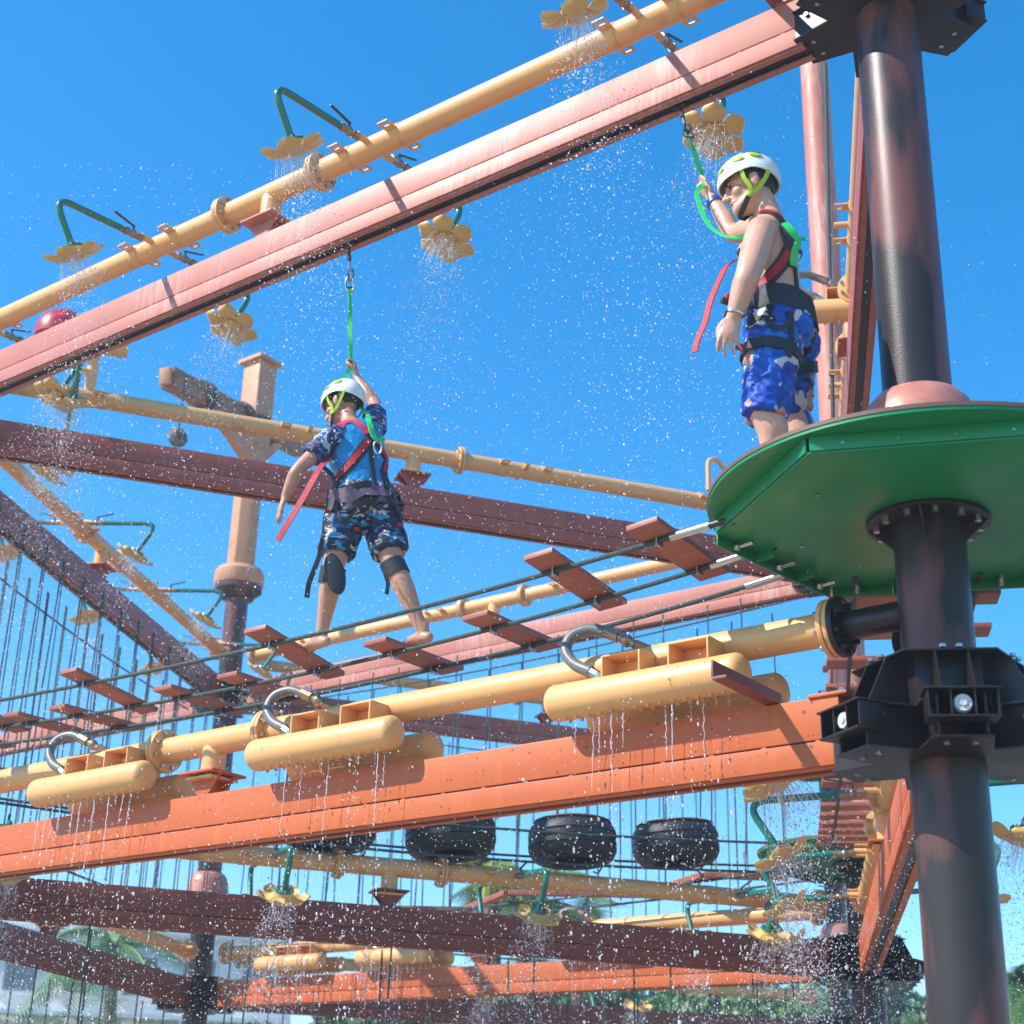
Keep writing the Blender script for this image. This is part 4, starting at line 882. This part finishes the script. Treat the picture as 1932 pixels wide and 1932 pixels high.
# ---- the boy on the bridge: seen from behind, walking away, right arm up on the strap
def boy():
    fw = V((-0.34, 0.94, 0)).normalized(); rt = V((fw.y, -fw.x, 0)); up = V((0, 0, 1)); O = V((-0.70, 7.5, sag(3.0)+0.04))
    root = empty('person', O, 0, 'person in blue rash shirt and navy shorts walking the planks, one arm up', 'person')
    slot = loc(1, 2, 3.41, 0, ZT)
    pel = at(687, 948, 7.52); waist = at(683, 905, 7.53); chest = at(672, 853, 7.56); nb = at(664, 806, 7.60); hc = at(647, 762, 7.68)
    shl, ell_, wrl = at(626, 826, 7.46), at(560, 889, 7.40), at(538, 937, 7.44)
    shr, elr, wrr = at(706, 806, 7.66), at(707, 762, 7.84), at(673, 712, 7.90)
    hl, hr_ = pel-rt*0.085-up*0.03, pel+rt*0.085-up*0.03
    kl, al = at(628, 1074, 7.44), at(606, 1205, 7.52); kr, ar = at(742, 1068, 7.44), at(799, 1186, 7.42)
    zl_, zr_ = sag(3.33)+0.040, sag(2.80)+0.040
    al.z, ar.z = zl_+0.076, zr_+0.076
    mb = MB()
    limb(mb, [pel-up*0.08, pel, waist, chest, chest*0.45+nb*0.55, nb], [0.085, 0.105, 0.095, 0.105, 0.090, 0.055], rt, [1.3, 1.35, 1.30, 1.36, 1.40, 1.3], 24)
    limb(mb, [nb-up*0.02, nb+(hc-nb)*0.45, hc-up*0.02], [0.052, 0.046, 0.050], rt, None, 16)
    for s_ in (shl, shr): limb(mb, [nb-up*0.035, s_*0.5+nb*0.5-up*0.012, s_], [0.040, 0.045, 0.050], None, None, 14)
    limb(mb, [shl, shl*0.5+ell_*0.5, ell_, ell_*0.65+wrl*0.35, wrl], [0.050, 0.044, 0.035, 0.036, 0.023])
    limb(mb, [shr, shr*0.5+elr*0.5, elr, elr*0.6+wrr*0.4, wrr], [0.050, 0.044, 0.036, 0.036, 0.023])
    hand(mb, wrl, (wrl-ell_).normalized()+V((0, -0.1, -0.35)), rt+fw*0.2, fw+up*0.3, 0.92)
    hand(mb, wrr, (slot-wrr).normalized()+V((-0.22, 0, 0.55)), -rt*0.9+fw*0.1, -fw*0.8-rt*0.3, 0.92, True)
    for h_, k_, a_ in ((hl, kl, al), (hr_, kr, ar)):
        limb(mb, [h_, h_*0.5+k_*0.5, k_], [0.088, 0.078, 0.054], None, None, 18)
        cb = k_*0.68+a_*0.32-fw*0.012; limb(mb, [k_, cb, k_*0.3+a_*0.7, a_], [0.053, 0.055, 0.040, 0.031], None, None, 18)
        foot(mb, a_, fw*0.8-rt*0.35, 0.92)
    for s in (-1, 1): mb.ell(pel+rt*s*0.065-fw*0.055-up*0.035, (0.075, 0.075, 0.075))
    hf = (fw*0.72-rt*0.62-up*0.30); H, M = head(mb, hc, hf, up+fw*0.2, 1.02)
    body = fuse(mb, 'body', 'skin_tan', root, 0.0058, 4, O); headgear(root, O, H, M, 1.02, None)
    mb = MB(); limb(mb, [pel+up*0.01, waist, chest, chest*0.45+nb*0.55, nb-up*0.012], [0.118, 0.112, 0.121, 0.107, 0.070], rt, [1.32, 1.28, 1.34, 1.38, 1.28], 28, caps=False)
    for s_ in (shl, shr): limb(mb, [nb-up*0.045, s_*0.5+nb*0.5-up*0.014, s_], [0.044, 0.056, 0.060], None, None, 16)
    shirt = fuse(mb, 'shirt', 'shirt_cyan', root, 0.007, 5, O, 0.0035)
    sl_ = []
    for s_, e_ in ((shl, ell_), (shr, elr)):
        mb = MB(); limb(mb, [s_+(s_-e_)*0.10, s_*0.7+e_*0.3, s_*0.42+e_*0.58], [0.066, 0.063, 0.061], None, None, 20, caps=False); sl_.append(fuse(mb, 'sleeve', 'shirt_sleeve', root, 0.007, 3, O, 0.006))
    mb = MB(); limb(mb, [pel-up*0.10, pel-up*0.02, pel*0.5+waist*0.5], [0.105, 0.128, 0.122], rt, [1.25, 1.32, 1.28], 26, caps=False)
    for s in (-1, 1): mb.ell(pel+rt*s*0.066-fw*0.058-up*0.035, (0.086, 0.086, 0.086))
    mb.ell(pel-up*0.10, (0.075, 0.095, 0.075))
    for h_, k_ in ((hl, kl), (hr_, kr)): limb(mb, [h_+up*0.02, h_*0.55+k_*0.45, h_*0.22+k_*0.78], [0.104, 0.098, 0.092], None, None, 22, caps=False)
    shorts = fuse(mb, 'shorts', 'shorts_navy', root, 0.007, 4, O, 0.009)
    B = bvh_of([body, shirt, shorts]+sl_)
    c = lambda x, y: (490.6+x*0.31743, 641.5+y*0.31743)
    S = lambda pts, w, m, n='harness_strap', **kw: strap_px(B, root, O, [c(*q) for q in pts], 7.45, w, m, n, **kw)
    S([(470, 520), (500, 495), (550, 490), (600, 512), (640, 560)], 0.045, 'webbing_pink')
    S([(650, 600), (600, 660), (540, 740), (480, 810), (440, 880), (428, 935)], 0.058, 'webbing_black'); S([(645, 600), (600, 655), (540, 735), (480, 805), (442, 870)], 0.034, 'webbing_red', off=0.009)
    S([(640, 560), (690, 610), (735, 690), (770, 770), (800, 850), (815, 920)], 0.046, 'webbing_black'); S([(690, 610), (735, 690), (768, 765)], 0.028, 'webbing_red', off=0.009)
    S([(640, 560), (655, 640), (665, 740), (682, 860)], 0.022, 'webbing_black')
    S([(640, 470), (648, 530), (668, 590), (700, 612), (720, 590)], 0.034, 'webbing_green', 'lanyard_end', off=0.014)
    S([(400, 960), (480, 950), (560, 925), (660, 912), (760, 925), (840, 960)], 0.13, 'pad_black', 'waist_belt', off=0.002, k=6)
    S([(420, 940), (500, 928), (580, 905), (680, 895), (780, 912), (830, 935)], 0.085, 'pad_mauve', 'waist_pad', off=0.009, k=6)
    S([(380, 740), (388, 830), (395, 940), (385, 1060), (372, 1180)], 0.028, 'webbing_black')
    S([(840, 960), (850, 1050), (862, 1150), (868, 1240)], 0.026, 'webbing_black')
    S([(455, 990), (470, 1060), (510, 1080), (545, 1030), (560, 985)], 0.018, 'webbing_black', 'gear_loop', off=0.012)
    S([(520, 1230), (545, 1160), (580, 1110), (600, 1190)], 0.020, 'webbing_black')
    for k_, a_, h_, t_ in ((kl, al, hl, 0.10), (kr, ar, hr_, 0.05)):
        cc = k_+(a_-k_)*t_; loop_on(B, root, O, cc, (k_-a_), 0.058, 0.085, 'pad_black', 'leg_loop', 0.010)
    q = at(*c(445, 1390), 7.36); mb = MB(); mb.ell((0, 0, 0), (0.052, 0.012, 0.115), 18, 12, Matrix.Rotation(R(-16), 4, 'Y') @ Matrix.Rotation(R(10), 4, 'Z')); o = mb.build('knee_pad', 'pad_black', root, smooth=60); o.location = q-O
    q = at(*c(360, 1225), 7.36); carabiner(q-O, (0.5, 0, 0.8), (0.8, 0, -0.5), root, 0.05, 0.03)
    free_strap(root, O, [at(*c(372, 1190), 7.36), at(*c(350, 1290), 7.34), at(*c(320, 1370), 7.33), at(*c(290, 1450), 7.34), at(*c(278, 1532), 7.35)], (0.2, -0.9, 0.2), 0.026, 'webbing_black', 'strap_end')
    free_strap(root, O, [at(*c(745, 1400), 7.36), at(*c(760, 1450), 7.35), at(*c(752, 1512), 7.35)], (0.2, -0.9, 0.2), 0.02, 'webbing_black', 'strap_end')
    free_strap(root, O, [at(*c(420, 690), 7.44), at(*c(355, 765), 7.36), at(*c(280, 900), 7.32), at(*c(185, 1060), 7.31), at(*c(105, 1195), 7.33)], (-0.3, -0.9, 0.1), 0.036, 'webbing_red', 'strap_tail', 0.005)
    for x_, y_ in ((395, 1025), (868, 1085), (590, 1120)): q = B.find_nearest(at(*c(x_, y_), 7.4))[0]; MB().box(q-O+V((0, -0.012, 0)), (0.030, 0.014, 0.022), Rz(0.2) @ Rx(0.3)).build('buckle', 'webbing_red', root, bevel=0.004)
    q = at(*c(700, 640), 7.38); carabiner(q-O, (-0.1, 0, 1), (1, 0, 0), root, 0.075, 0.04)
    grip = wrr+((slot-wrr).normalized()+V((-0.22, 0, 0.55))).normalized()*0.075+(-rt*0.9+fw*0.1).normalized()*0.024
    lanyard(slot, grip, [grip-up*0.10-rt*0.01, shr+up*0.10-rt*0.05+fw*0.04, shr+up*0.055-rt*0.05-fw*0.03, at(*c(650, 500), 7.52)], 'green strap lanyard from the pink beam to the raised hand of the boy')
boy()

# ---- the shirtless man on the platform: side view facing left, right hand on his strap
def man():
    fw = V((-0.92, 0.38, 0)).normalized(); lf = V((-fw.y, fw.x, 0)); up = V((0, 0, 1)); O = V((1.02, 5.72, ZD))
    root = empty('person', O, 0, 'shirtless person in blue shorts, white helmet and harness standing on the platform', 'person')
    slot = loc(1, 2, 1.13, 0, ZT)
    pel = at(1472, 622, 5.78); waist = at(1464, 562, 5.78); chest = at(1453, 483, 5.78); nb = at(1455, 418, 5.78); hc = at(1414, 352, 5.80)
    shl, ell_, wrl = at(1437, 437, 5.60), at(1411, 519, 5.50), at(1385, 597, 5.54)
    shr, elr, wrr = at(1432, 428, 5.96), at(1384, 440, 6.14), at(1342, 372, 6.22)
    hl, hr_ = pel+lf*0.095-up*0.03, pel-lf*0.095-up*0.03
    kl = at(1443, 778, 5.66); al = V((kl.x+0.045, kl.y+0.03, ZD+0.085)); kr = at(1492, 770, 5.98); ar = V((kr.x+0.10, kr.y, ZD+0.085))
    mb = MB()
    limb(mb, [pel-up*0.09, pel, waist, chest*0.5+waist*0.5, chest, chest*0.4+nb*0.6, nb], [0.10, 0.125, 0.112, 0.112, 0.118, 0.098, 0.060], lf, [1.3, 1.32, 1.28, 1.32, 1.38, 1.5, 1.3], 26)
    limb(mb, [nb-up*0.03, nb+(hc-nb)*0.5-fw*0.015, hc-up*0.03-fw*0.02], [0.064, 0.056, 0.060], lf, None, 16)
    for s_ in (shl, shr): limb(mb, [nb-up*0.05, s_*0.5+nb*0.5-up*0.018, s_], [0.050, 0.056, 0.060], None, None, 14)
    mb.ell(shl+up*-0.01, 0.064); mb.ell(chest+fw*0.06+lf*0.07-up*0.01, (0.07, 0.07, 0.06)); mb.ell(chest+fw*0.06-lf*0.07-up*0.01, (0.07, 0.07, 0.06))
    limb(mb, [chest-fw*0.07+lf*0.07+up*0.07, chest-fw*0.085+lf*0.075, chest-fw*0.06+lf*0.06-up*0.10], [0.035, 0.05, 0.04], None, None, 12)
    limb(mb, [shl, shl*0.5+ell_*0.5, ell_, ell_*0.65+wrl*0.35, wrl], [0.068, 0.063, 0.053, 0.051, 0.033])
    limb(mb, [shr, shr*0.5+elr*0.5, elr, elr*0.6+wrr*0.4, wrr], [0.060, 0.054, 0.045, 0.044, 0.028])
    hand(mb, wrl, at(1368, 655, 5.54)-wrl, -lf*0.8+fw*-0.5, fw*0.9+lf*0.35, 1.1)
    dh = V((-0.30, 0.05, 1.0)).normalized(); hand(mb, wrr, at(1315, 335, 6.24)-wrr, -up*0.15+lf*0.5-fw*0.4, fw*0.4+up*0.9, 1.0, True)
    for h_, k_, a_ in ((hl, kl, al), (hr_, kr, ar)):
        limb(mb, [h_, h_*0.5+k_*0.5, k_], [0.108, 0.092, 0.066], None, None, 18)
        limb(mb, [k_, k_*0.68+a_*0.32-fw*0.016, k_*0.3+a_*0.7, a_], [0.065, 0.066, 0.048, 0.036], None, None, 18)
        foot(mb, a_, fw, 1.1)
    for s in (-1, 1): mb.ell(pel+lf*s*0.07-fw*0.055-up*0.045, (0.083, 0.083, 0.09))
    hf = fw+lf*0.34-up*0.26; H, M = head(mb, hc, hf, up+fw*0.30, 1.12)
    body = fuse(mb, 'body', 'skin_fair', root, 0.006, 4, O); headgear(root, O, H, M, 1.12, None)
    mb = MB(); limb(mb, [pel-up*0.11, pel-up*0.02, pel*0.55+waist*0.45], [0.125, 0.148, 0.134], lf, [1.25, 1.28, 1.25], 28, caps=False)
    for s in (-1, 1): mb.ell(pel+lf*s*0.07-fw*0.058-up*0.045, (0.094, 0.094, 0.10))
    for h_, k_ in ((hl, kl), (hr_, kr)): limb(mb, [h_+up*0.02, h_*0.5+k_*0.5, k_*1.06-h_*0.06], [0.124, 0.108, 0.090], None, None, 22, caps=False)
    shorts = fuse(mb, 'shorts', 'shorts_blue', root, 0.007, 4, O, 0.009)
    B = bvh_of([body, shorts]); c = lambda x, y: (1264.2+x*0.32241, 245.3+y*0.32241)
    S = lambda pts, w, m, n='harness_strap', Y=5.62, **kw: strap_px(B, root, O, [c(*q) for q in pts], Y, w, m, n, **kw)
    S([(545, 485), (600, 492), (645, 530), (675, 590), (690, 650), (700, 720), (690, 790)], 0.045, 'webbing_black'); S([(535, 483), (580, 486), (630, 505)], 0.020, 'webbing_red', off=0.009)
    S([(700, 690), (660, 770), (600, 850), (540, 920), (490, 985), (450, 1060)], 0.062, 'webbing_black', off=0.004); S([(690, 710), (640, 795), (580, 870), (520, 935), (490, 975)], 0.036, 'webbing_red', off=0.011)
    S([(700, 720), (725, 800), (735, 900), (745, 1000)], 0.022, 'webbing_black')
    S([(655, 560), (690, 590), (725, 640), (752, 700), (770, 770)], 0.040, 'webbing_green', 'lanyard_end', off=0.014)
    # thick dark belt pad around the waist and seat
    wc = pel*0.42+waist*0.58; P, N = [], []
    for i in range(37):
        a = 2*PI*i/36; d = (fw*math.cos(a)+lf*math.sin(a)); d = (d+up*0.0).normalized(); cc = wc-up*(0.03*math.cos(a+PI)+0.02); h = B.ray_cast(cc+d*0.5, -d, 0.5)
        p = h[0] if h[0] is not None and (h[0]-cc).length < 0.27 else cc+d*0.16
        P.append(p+d*0.003); N.append((d+up*0.12).normalized())
    ribbon_mesh([p-O for p in P], N, 0.125, 0.014).build('waist_belt', 'pad_black', root, bevel=0.004)
    S([(560, 1100), (590, 1150), (650, 1160), (700, 1120)], 0.022, 'webbing_black', 'gear_loop', off=0.006); S([(700, 1060), (708, 1150), (700, 1260), (690, 1330)], 0.022, 'webbing_black', off=0.004)
    for h_, k_ in ((hl, kl), (hr_, kr)): loop_on(B, root, O, h_*0.62+k_*0.38, h_-k_, 0.125, 0.05, 'pad_black', 'leg_loop', 0.008)
    S([(340, 700), (375, 770), (365, 860), (350, 960), (330, 1080)], 0.03, 'webbing_black', Y=5.7)
    free_strap(root, O, [at(*c(385, 768), 5.66), at(*c(335, 795), 5.62), at(*c(295, 870), 5.60), at(*c(240, 1000), 5.58), at(*c(205, 1130), 5.58), at(*c(160, 1240), 5.58), at(*c(150, 1300), 5.58)], (-0.7, -0.6, 0.2), 0.034, 'webbing_red', 'strap_tail', 0.005)
    free_strap(root, O, [at(*c(790, 1640), 5.86), at(*c(815, 1690), 5.86), at(*c(822, 1740), 5.86)], (-0.5, -0.8, 0.2), 0.016, 'blue_band', 'strap_end')
    for x_, y_, mt in ((345, 980, 'webbing_red'), (320, 1000, 'pad_black'), (410, 1270, 'webbing_red')): q = at(*c(x_, y_), 5.56); MB().box(q-O, (0.036, 0.018, 0.028), Rz(0.5) @ Rx(0.4)).build('buckle', mt, root, bevel=0.004)
    loop_on(B, root, O, wrl*0.93+ell_*0.07, wrl-ell_, 0.034, 0.010, 'steel', 'bracelet', 0.004); loop_on(B, root, O, wrr*0.84+elr*0.16, wrr-elr, 0.034, 0.024, 'blue_band', 'wristband', 0.006)
    q = at(*c(740, 740), 5.70); carabiner(q-O, (0.1, 0, 1), (1, 0, 0), root, 0.08, 0.045)
    grip = wrr+(at(1315, 335, 6.24)-wrr).normalized()*0.085+(-up*0.15+lf*0.5-fw*0.4).normalized()*0.024
    lanyard(slot, grip, [at(*c(158, 365), 6.17), at(*c(172, 440), 6.10), at(*c(215, 540), 6.0), at(*c(290, 610), 5.92), at(*c(380, 632), 5.86), at(*c(470, 620), 5.90), chest-fw*0.16+up*0.08-lf*0.05], 'green strap lanyard curving from the pink beam down to the shirtless man')
man()

# ------------------------------------------------------------------ background: hedges, trees, palms, a far building
def leafcloud(parent, blobs, n, size, mat, name='foliage'):
    """many leaf-sized faces spread through clumps"""
    cs = np.array([b[0] for b in blobs]); rs = np.array([b[1] for b in blobs]); w = (rs[:, 0]*rs[:, 1]*rs[:, 2])**0.67; idx = rng.choice(len(blobs), n, p=w/w.sum())
    d = rng.normal(size=(n, 3)); d /= np.linalg.norm(d, axis=1)[:, None]; rad = rng.uniform(0.25, 1, n)**0.45*rng.uniform(0.9, 1.12, n)
    c = cs[idx]+d*rad[:, None]*rs[idx]
    a = rng.normal(size=(n, 3)); a /= np.linalg.norm(a, axis=1)[:, None]; b = np.cross(a, d+rng.normal(size=(n, 3))*0.6); b /= np.linalg.norm(b, axis=1)[:, None]
    sz = size*rng.uniform(0.6, 1.4, n)[:, None]
    vs_ = np.stack([c-a*sz, c+b*sz*0.42, c+a*sz, c-b*sz*0.42], 1).reshape(-1, 3)
    me = bpy.data.meshes.new(name); me.from_pydata(vs_.tolist(), [], [(4*i, 4*i+1, 4*i+2, 4*i+3) for i in range(n)]); o = link(name, me, mat, parent); o['kind'] = 'stuff'; return o
def tree(x, y, h, r, label, mat='leaf', n=9000):
    root = empty('tree', (x, y, 0), 0, label, 'tree', 'trees behind the course'); th = h*0.45
    MB().tube([(0, 0, 0), (0.1, 0, th*0.5), (0, 0.1, th), (0.1, 0, h*0.8)], [0.18, 0.14, 0.11, 0.04], 10).build('trunk', 'bark', root)
    bl = []
    for k in range(11):
        a = random.uniform(0, 2*PI); q = random.uniform(0.1, 0.75)*r; z = random.uniform(0.45, 0.93)*h
        bl.append(((q*math.cos(a), q*math.sin(a), z), (r*random.uniform(.3, .5),)*2+(h*random.uniform(.10, .17),)))
        MB().tube([(0, 0, th*0.8), (q*math.cos(a)*0.6, q*math.sin(a)*0.6, (z+th)/2), (q*math.cos(a), q*math.sin(a), z)], [0.06, 0.04, 0.015], 6).build('limb', 'bark', root)
    leafcloud(root, bl, n, 0.16, mat, 'crown')
def palm(px, py, Y, fr, label, n=18, mat='leaf_palm'):
    c = at(px, py, Y); root = empty('palm_tree', (c.x, c.y, 0), 0, label, 'palm', 'palms behind the course')
    MB().tube([(0, 0, 0), (0.15, 0, c.z*0.5), (0, 0, c.z)], [0.17, 0.13, 0.11], 12).build('trunk', 'bark', root)
    for k in range(n):
        a = 2*PI*k/n+random.uniform(-.2, .2); el = random.uniform(-0.2, 1.1); L = fr*random.uniform(0.8, 1.1); ps = []
        for i in range(11):
            t = i/10; ps.append(V((math.cos(a)*L*t*math.cos(el), math.sin(a)*L*t*math.cos(el), c.z+L*(math.sin(el)*t-0.75*t*t*(0.6+0.4*math.cos(el))))))
        m = MB(); m.tube(ps, [0.02*(1-i/11)+0.004 for i in range(11)], 5)
        for i in range(1, 40):
            t = i/40; q = t*10; j = min(9, int(q)); p = ps[j].lerp(ps[j+1], q-j); d = (ps[j+1]-ps[j]).normalized(); sd = d.cross(V((0, 0, 1))).normalized()
            for s_ in (-1, 1):
                l_ = fr*0.30*math.sin(PI*(0.12+0.85*t)); tip = p+sd*s_*l_+d*l_*0.55-V((0, 0, l_*0.35)); m.add([p-d*0.018, p+d*0.018, tip], [(0, 1, 2)])
        m.build('frond', mat, root, smooth=0)
palm(985, 1700, 24, 1.8, 'green palm with spread fronds behind the brown beam')
palm(1085, 1742, 27, 1.9, 'green palm right of the broad palm behind the brown beam')
palm(925, 1640, 22, 0.9, 'yellow-green upright palm between the tyres', 14, 'leaf_yellow')
palm(215, 1790, 30, 2.0, 'palm glimpsed in the bottom left behind the dark beam')
palm(1915, 1850, 24, 1.7, 'palm at the bottom right edge behind the near pillar')
for k, (x, y, h, r, l) in enumerate(((-6.0, 40, 4.2, 2.2, 'low tree at the bottom left of the dark pillar'), (-2.0, 38, 5.4, 2.9, 'bushy tree at the bottom, left of centre'), (2.2, 41, 6.1, 3.2, 'bushy tree at the bottom centre'), (6.0, 39, 6.0, 3.0, 'bushy tree behind the lowest beam, right of centre'), (9.8, 38, 5.9, 3.0, 'leafy tree seen through the falling water at bottom right'), (13.4, 39, 6.2, 3.2, 'leafy tree at the right edge behind the near pillar'), (-10.4, 40, 3.9, 2.4, 'small tree below the white building'))):
    tree(x, y, h, r, l, 'leaf' if k % 3 else 'leaf_palm')
hd = empty('hedge', (0, 47, 0), 0, 'long clipped green hedge along the bottom edge', 'hedge'); leafcloud(hd, [((x, random.uniform(-.4, .4), z), (1.3, 1.0, 0.9)) for x in np.arange(-24, 24, 1.1) for z in ((0.9, 2.2, 3.5) if x < -4 else (0.9, 2.2, 3.5, 4.8, 5.6))], 34000, 0.20, 'leaf')
bd = empty('white_building', (-14.5, 62, 0), R(8), 'pale white building with blue windows in the bottom left', 'building')
MB().box((0, 0, 4.3), (13, 8, 8.6)).build('wall', 'wall_white', bd, bevel=0.03); MB().box((0, 0, 8.75), (13.6, 8.6, 0.3)).build('roof', 'wall_white', bd, bevel=0.03)
for k in range(6):
    for z in (1.6, 4.5, 7.2):
        w_ = MB().box((-5.3+k*2.1, -4.02, z), (1.3, 0.10, 1.5)).build('window', 'wall_white', bd); MB().box((-5.3+k*2.1, -4.075, z), (1.1, 0.03, 1.3)).build('pane', 'glass_dark', w_); MB().box((-5.3+k*2.1, -4.1, z-0.8), (1.5, 0.25, 0.08)).build('sill', 'wall_white', w_)
MB().box((0, -4.6, 5.75), (13, 1.1, 0.14)).build('balcony', 'wall_white', bd)

# ------------------------------------------------------------------ water: drops thrown by the showers, streams under the rain bars, drips
G = 9.81
_p = (1+5**0.5)/2
OV = np.array([(-1, _p, 0), (1, _p, 0), (-1, -_p, 0), (1, -_p, 0), (0, -1, _p), (0, 1, _p), (0, -1, -_p), (0, 1, -_p), (_p, 0, -1), (_p, 0, 1), (-_p, 0, -1), (-_p, 0, 1)])/math.sqrt(1+_p*_p)
OF = np.array([(0, 11, 5), (0, 5, 1), (0, 1, 7), (0, 7, 10), (0, 10, 11), (1, 5, 9), (5, 11, 4), (11, 10, 2), (10, 7, 6), (7, 1, 8), (3, 9, 4), (3, 4, 2), (3, 2, 6), (3, 6, 8), (3, 8, 9), (4, 9, 5), (2, 4, 11), (6, 2, 10), (8, 6, 7), (9, 8, 1)])
def drops(name, pts, rad, stretch, label):
    n = len(pts); v = np.repeat(OV[None], n, 0)*rad[:, None, None]; v[:, :, 2] *= stretch[:, None]; v += pts[:, None, :]; f = (OF[None]+np.arange(n)[:, None, None]*12).reshape(-1, 3)
    me = bpy.data.meshes.new(name); me.vertices.add(n*12); me.vertices.foreach_set('co', v.reshape(-1)); me.loops.add(len(f)*3); me.loops.foreach_set('vertex_index', f.reshape(-1).astype(np.int32))
    me.polygons.add(len(f)); me.polygons.foreach_set('loop_start', np.arange(0, len(f)*3, 3, dtype=np.int32)); me.update(calc_edges=True); me.shade_smooth()
    o = link(name, me, 'water_drop'); tag(o, label, None, None, 'stuff'); return o
def size(n, m): return m*np.exp(rng.normal(0, 0.38, n))
P_, R_ = [], []; jm = MB()
for M, i, j, z in SHOWERS:
    h = np.array(M @ (HEAD+HAX*0.045)); d = np.array(M.to_3x3() @ HAX); far = proj(h)[2]
    n = int(np.clip(22000/far, 1500, 2800)); e = rng.normal(size=(n, 3)); e -= (e@d)[:, None]*d; e /= np.linalg.norm(e, axis=1)[:, None]; q = rng.uniform(0, 1, n)**0.6
    v = d*rng.uniform(0.9, 2.1, n)[:, None]+e*(q*0.62+rng.normal(0, 0.06, n))[:, None]
    tm = (-1.2+math.sqrt(1.44+2*G*max(0.4, h[2])))/G; t = tm*rng.uniform(0, 1, n); t[:n//3] = rng.uniform(0.03, 0.30, n//3)
    p = h+e*(q*0.10)[:, None]+v*t[:, None]; p[:, 2] -= 0.5*G*t*t; k = p[:, 2] > 0.02; P_.append(p[k]); R_.append(size(k.sum(), 0.0015+0.00011*far))
    for _ in range(34 if far < 10.5 else 14):
        e1 = rng.normal(size=3); e1 -= (e1@d)*d; e1 = e1/np.linalg.norm(e1)*rng.uniform(0.1, 1.0); a_ = h+e1*0.11; v1 = d*1.7+e1*0.6; q = [V(a_+v1*t_+np.array((0, 0, -0.5*G*t_*t_))) for t_ in (0, 0.025, 0.055, 0.085)]
        jm.tube(q, [0.0015, 0.0014, 0.0011, 0.0006], 4)
drops('shower_spray', np.concatenate(P_), np.concatenate(R_), rng.uniform(0.9, 1.5, sum(len(q) for q in P_)), 'glittering water drops falling from the yellow flower showers')
o = jm.build('shower_jets', 'water_drop', None, smooth=60); tag(o, 'fine white water jets leaving the flower showers', None, None, 'stuff')
P_, R_, S_ = [], [], []; sm = MB()
for M, i, j, z in RAINS:
    if (i, j) == (1, 3): continue
    for k in range(14):
        for s_ in (-1, 1):
            if rng.random() < 0.45: continue
            a_ = np.array(M @ V((-0.40+k*0.0615, 0.168+s_*0.024, -0.275))); n = int(rng.integers(24, 80)); t = rng.uniform(0, 0.78, n)**0.8; v0 = rng.normal(0, 0.02, 3)
            p = a_+v0*t[:, None]+rng.normal(0, 0.012, (n, 3))*t[:, None]; p[:, 2] = a_[2]-0.45*t-0.5*G*t*t; k_ = p[:, 2] > 0.02; P_.append(p[k_]); R_.append(size(k_.sum(), 0.0023)); S_.append(rng.uniform(1.0, 3.4, k_.sum()))
            L_ = rng.uniform(0.06, 0.40)*(rng.random() < 0.62)+0.02; sm.tube([V(a_+np.array((v0[0]*u_*0.3+0.004*math.sin(u_*23+k), v0[1]*u_*0.3, -L_*u_))) for u_ in np.linspace(0, 1, 9)], [0.0025-0.0018*u_+0.0006*math.sin(u_*31+k) for u_ in np.linspace(0, 1, 9)], 5)
drops('rain_streams', np.concatenate(P_), np.concatenate(R_), np.concatenate(S_), 'broken water streams falling from the yellow rain bars')
o = sm.build('rain_jets', 'water_drop', None, smooth=60); tag(o, 'thin unbroken water streams just below the yellow rain bars', None, None, 'stuff')
P_ = []
for (i, j, z, n) in ((1, 2, ZT, 4500), (2, 3, ZT, 4500), (1, 2, ZL, 3500), (2, 4, ZT, 5000), (2, 3, ZL, 3000), (1, 3, ZL, 3000)):
    L, a = span(i, j); t = rng.uniform(0.4, L-0.4, n); t = np.round(t/0.09)*0.09+rng.normal(0, 0.03, n); of = rng.normal(0, 0.10, n); z_ = z-rng.uniform(0, 1, n)**1.3*z
    P_.append(np.stack([PIL[i].x+math.cos(a)*t-math.sin(a)*of, PIL[i].y+math.sin(a)*t+math.cos(a)*of, z_], 1))
n = 34000; Y = rng.uniform(6.0, 13, n); P_.append(np.stack([(rng.beta(1.3, 1.6, n)*0.74-0.38)*Y*1.1, Y, 1.6+Y*0.70*rng.uniform(0.0, 1, n)**2.1], 1))
P_ = np.concatenate(P_); drops('drips', P_, size(len(P_), 0.0019), rng.uniform(0.9, 1.8, len(P_)), 'scattered water drops hanging in the air below the beams')

# ------------------------------------------------------------------ the wet air over the course
hz = MB().box((0, 110, 6.9), (350, 310, 15.8)).build('haze', None, None, smooth=0); tag(hz, kind='stuff')
hm_ = bpy.data.materials.new('haze'); hm_.use_nodes = True; ht = hm_.node_tree; ht.nodes.clear()
ho = ht.nodes.new('ShaderNodeOutputMaterial'); hv = ht.nodes.new('ShaderNodeVolumePrincipled'); hv.inputs['Color'].default_value = (0.93, 0.95, 1, 1); hv.inputs['Density'].default_value = 0.0032; hv.inputs['Anisotropy'].default_value = 0.3
ht.links.new(hv.outputs[0], ho.inputs['Volume']); hz.data.materials.append(hm_)
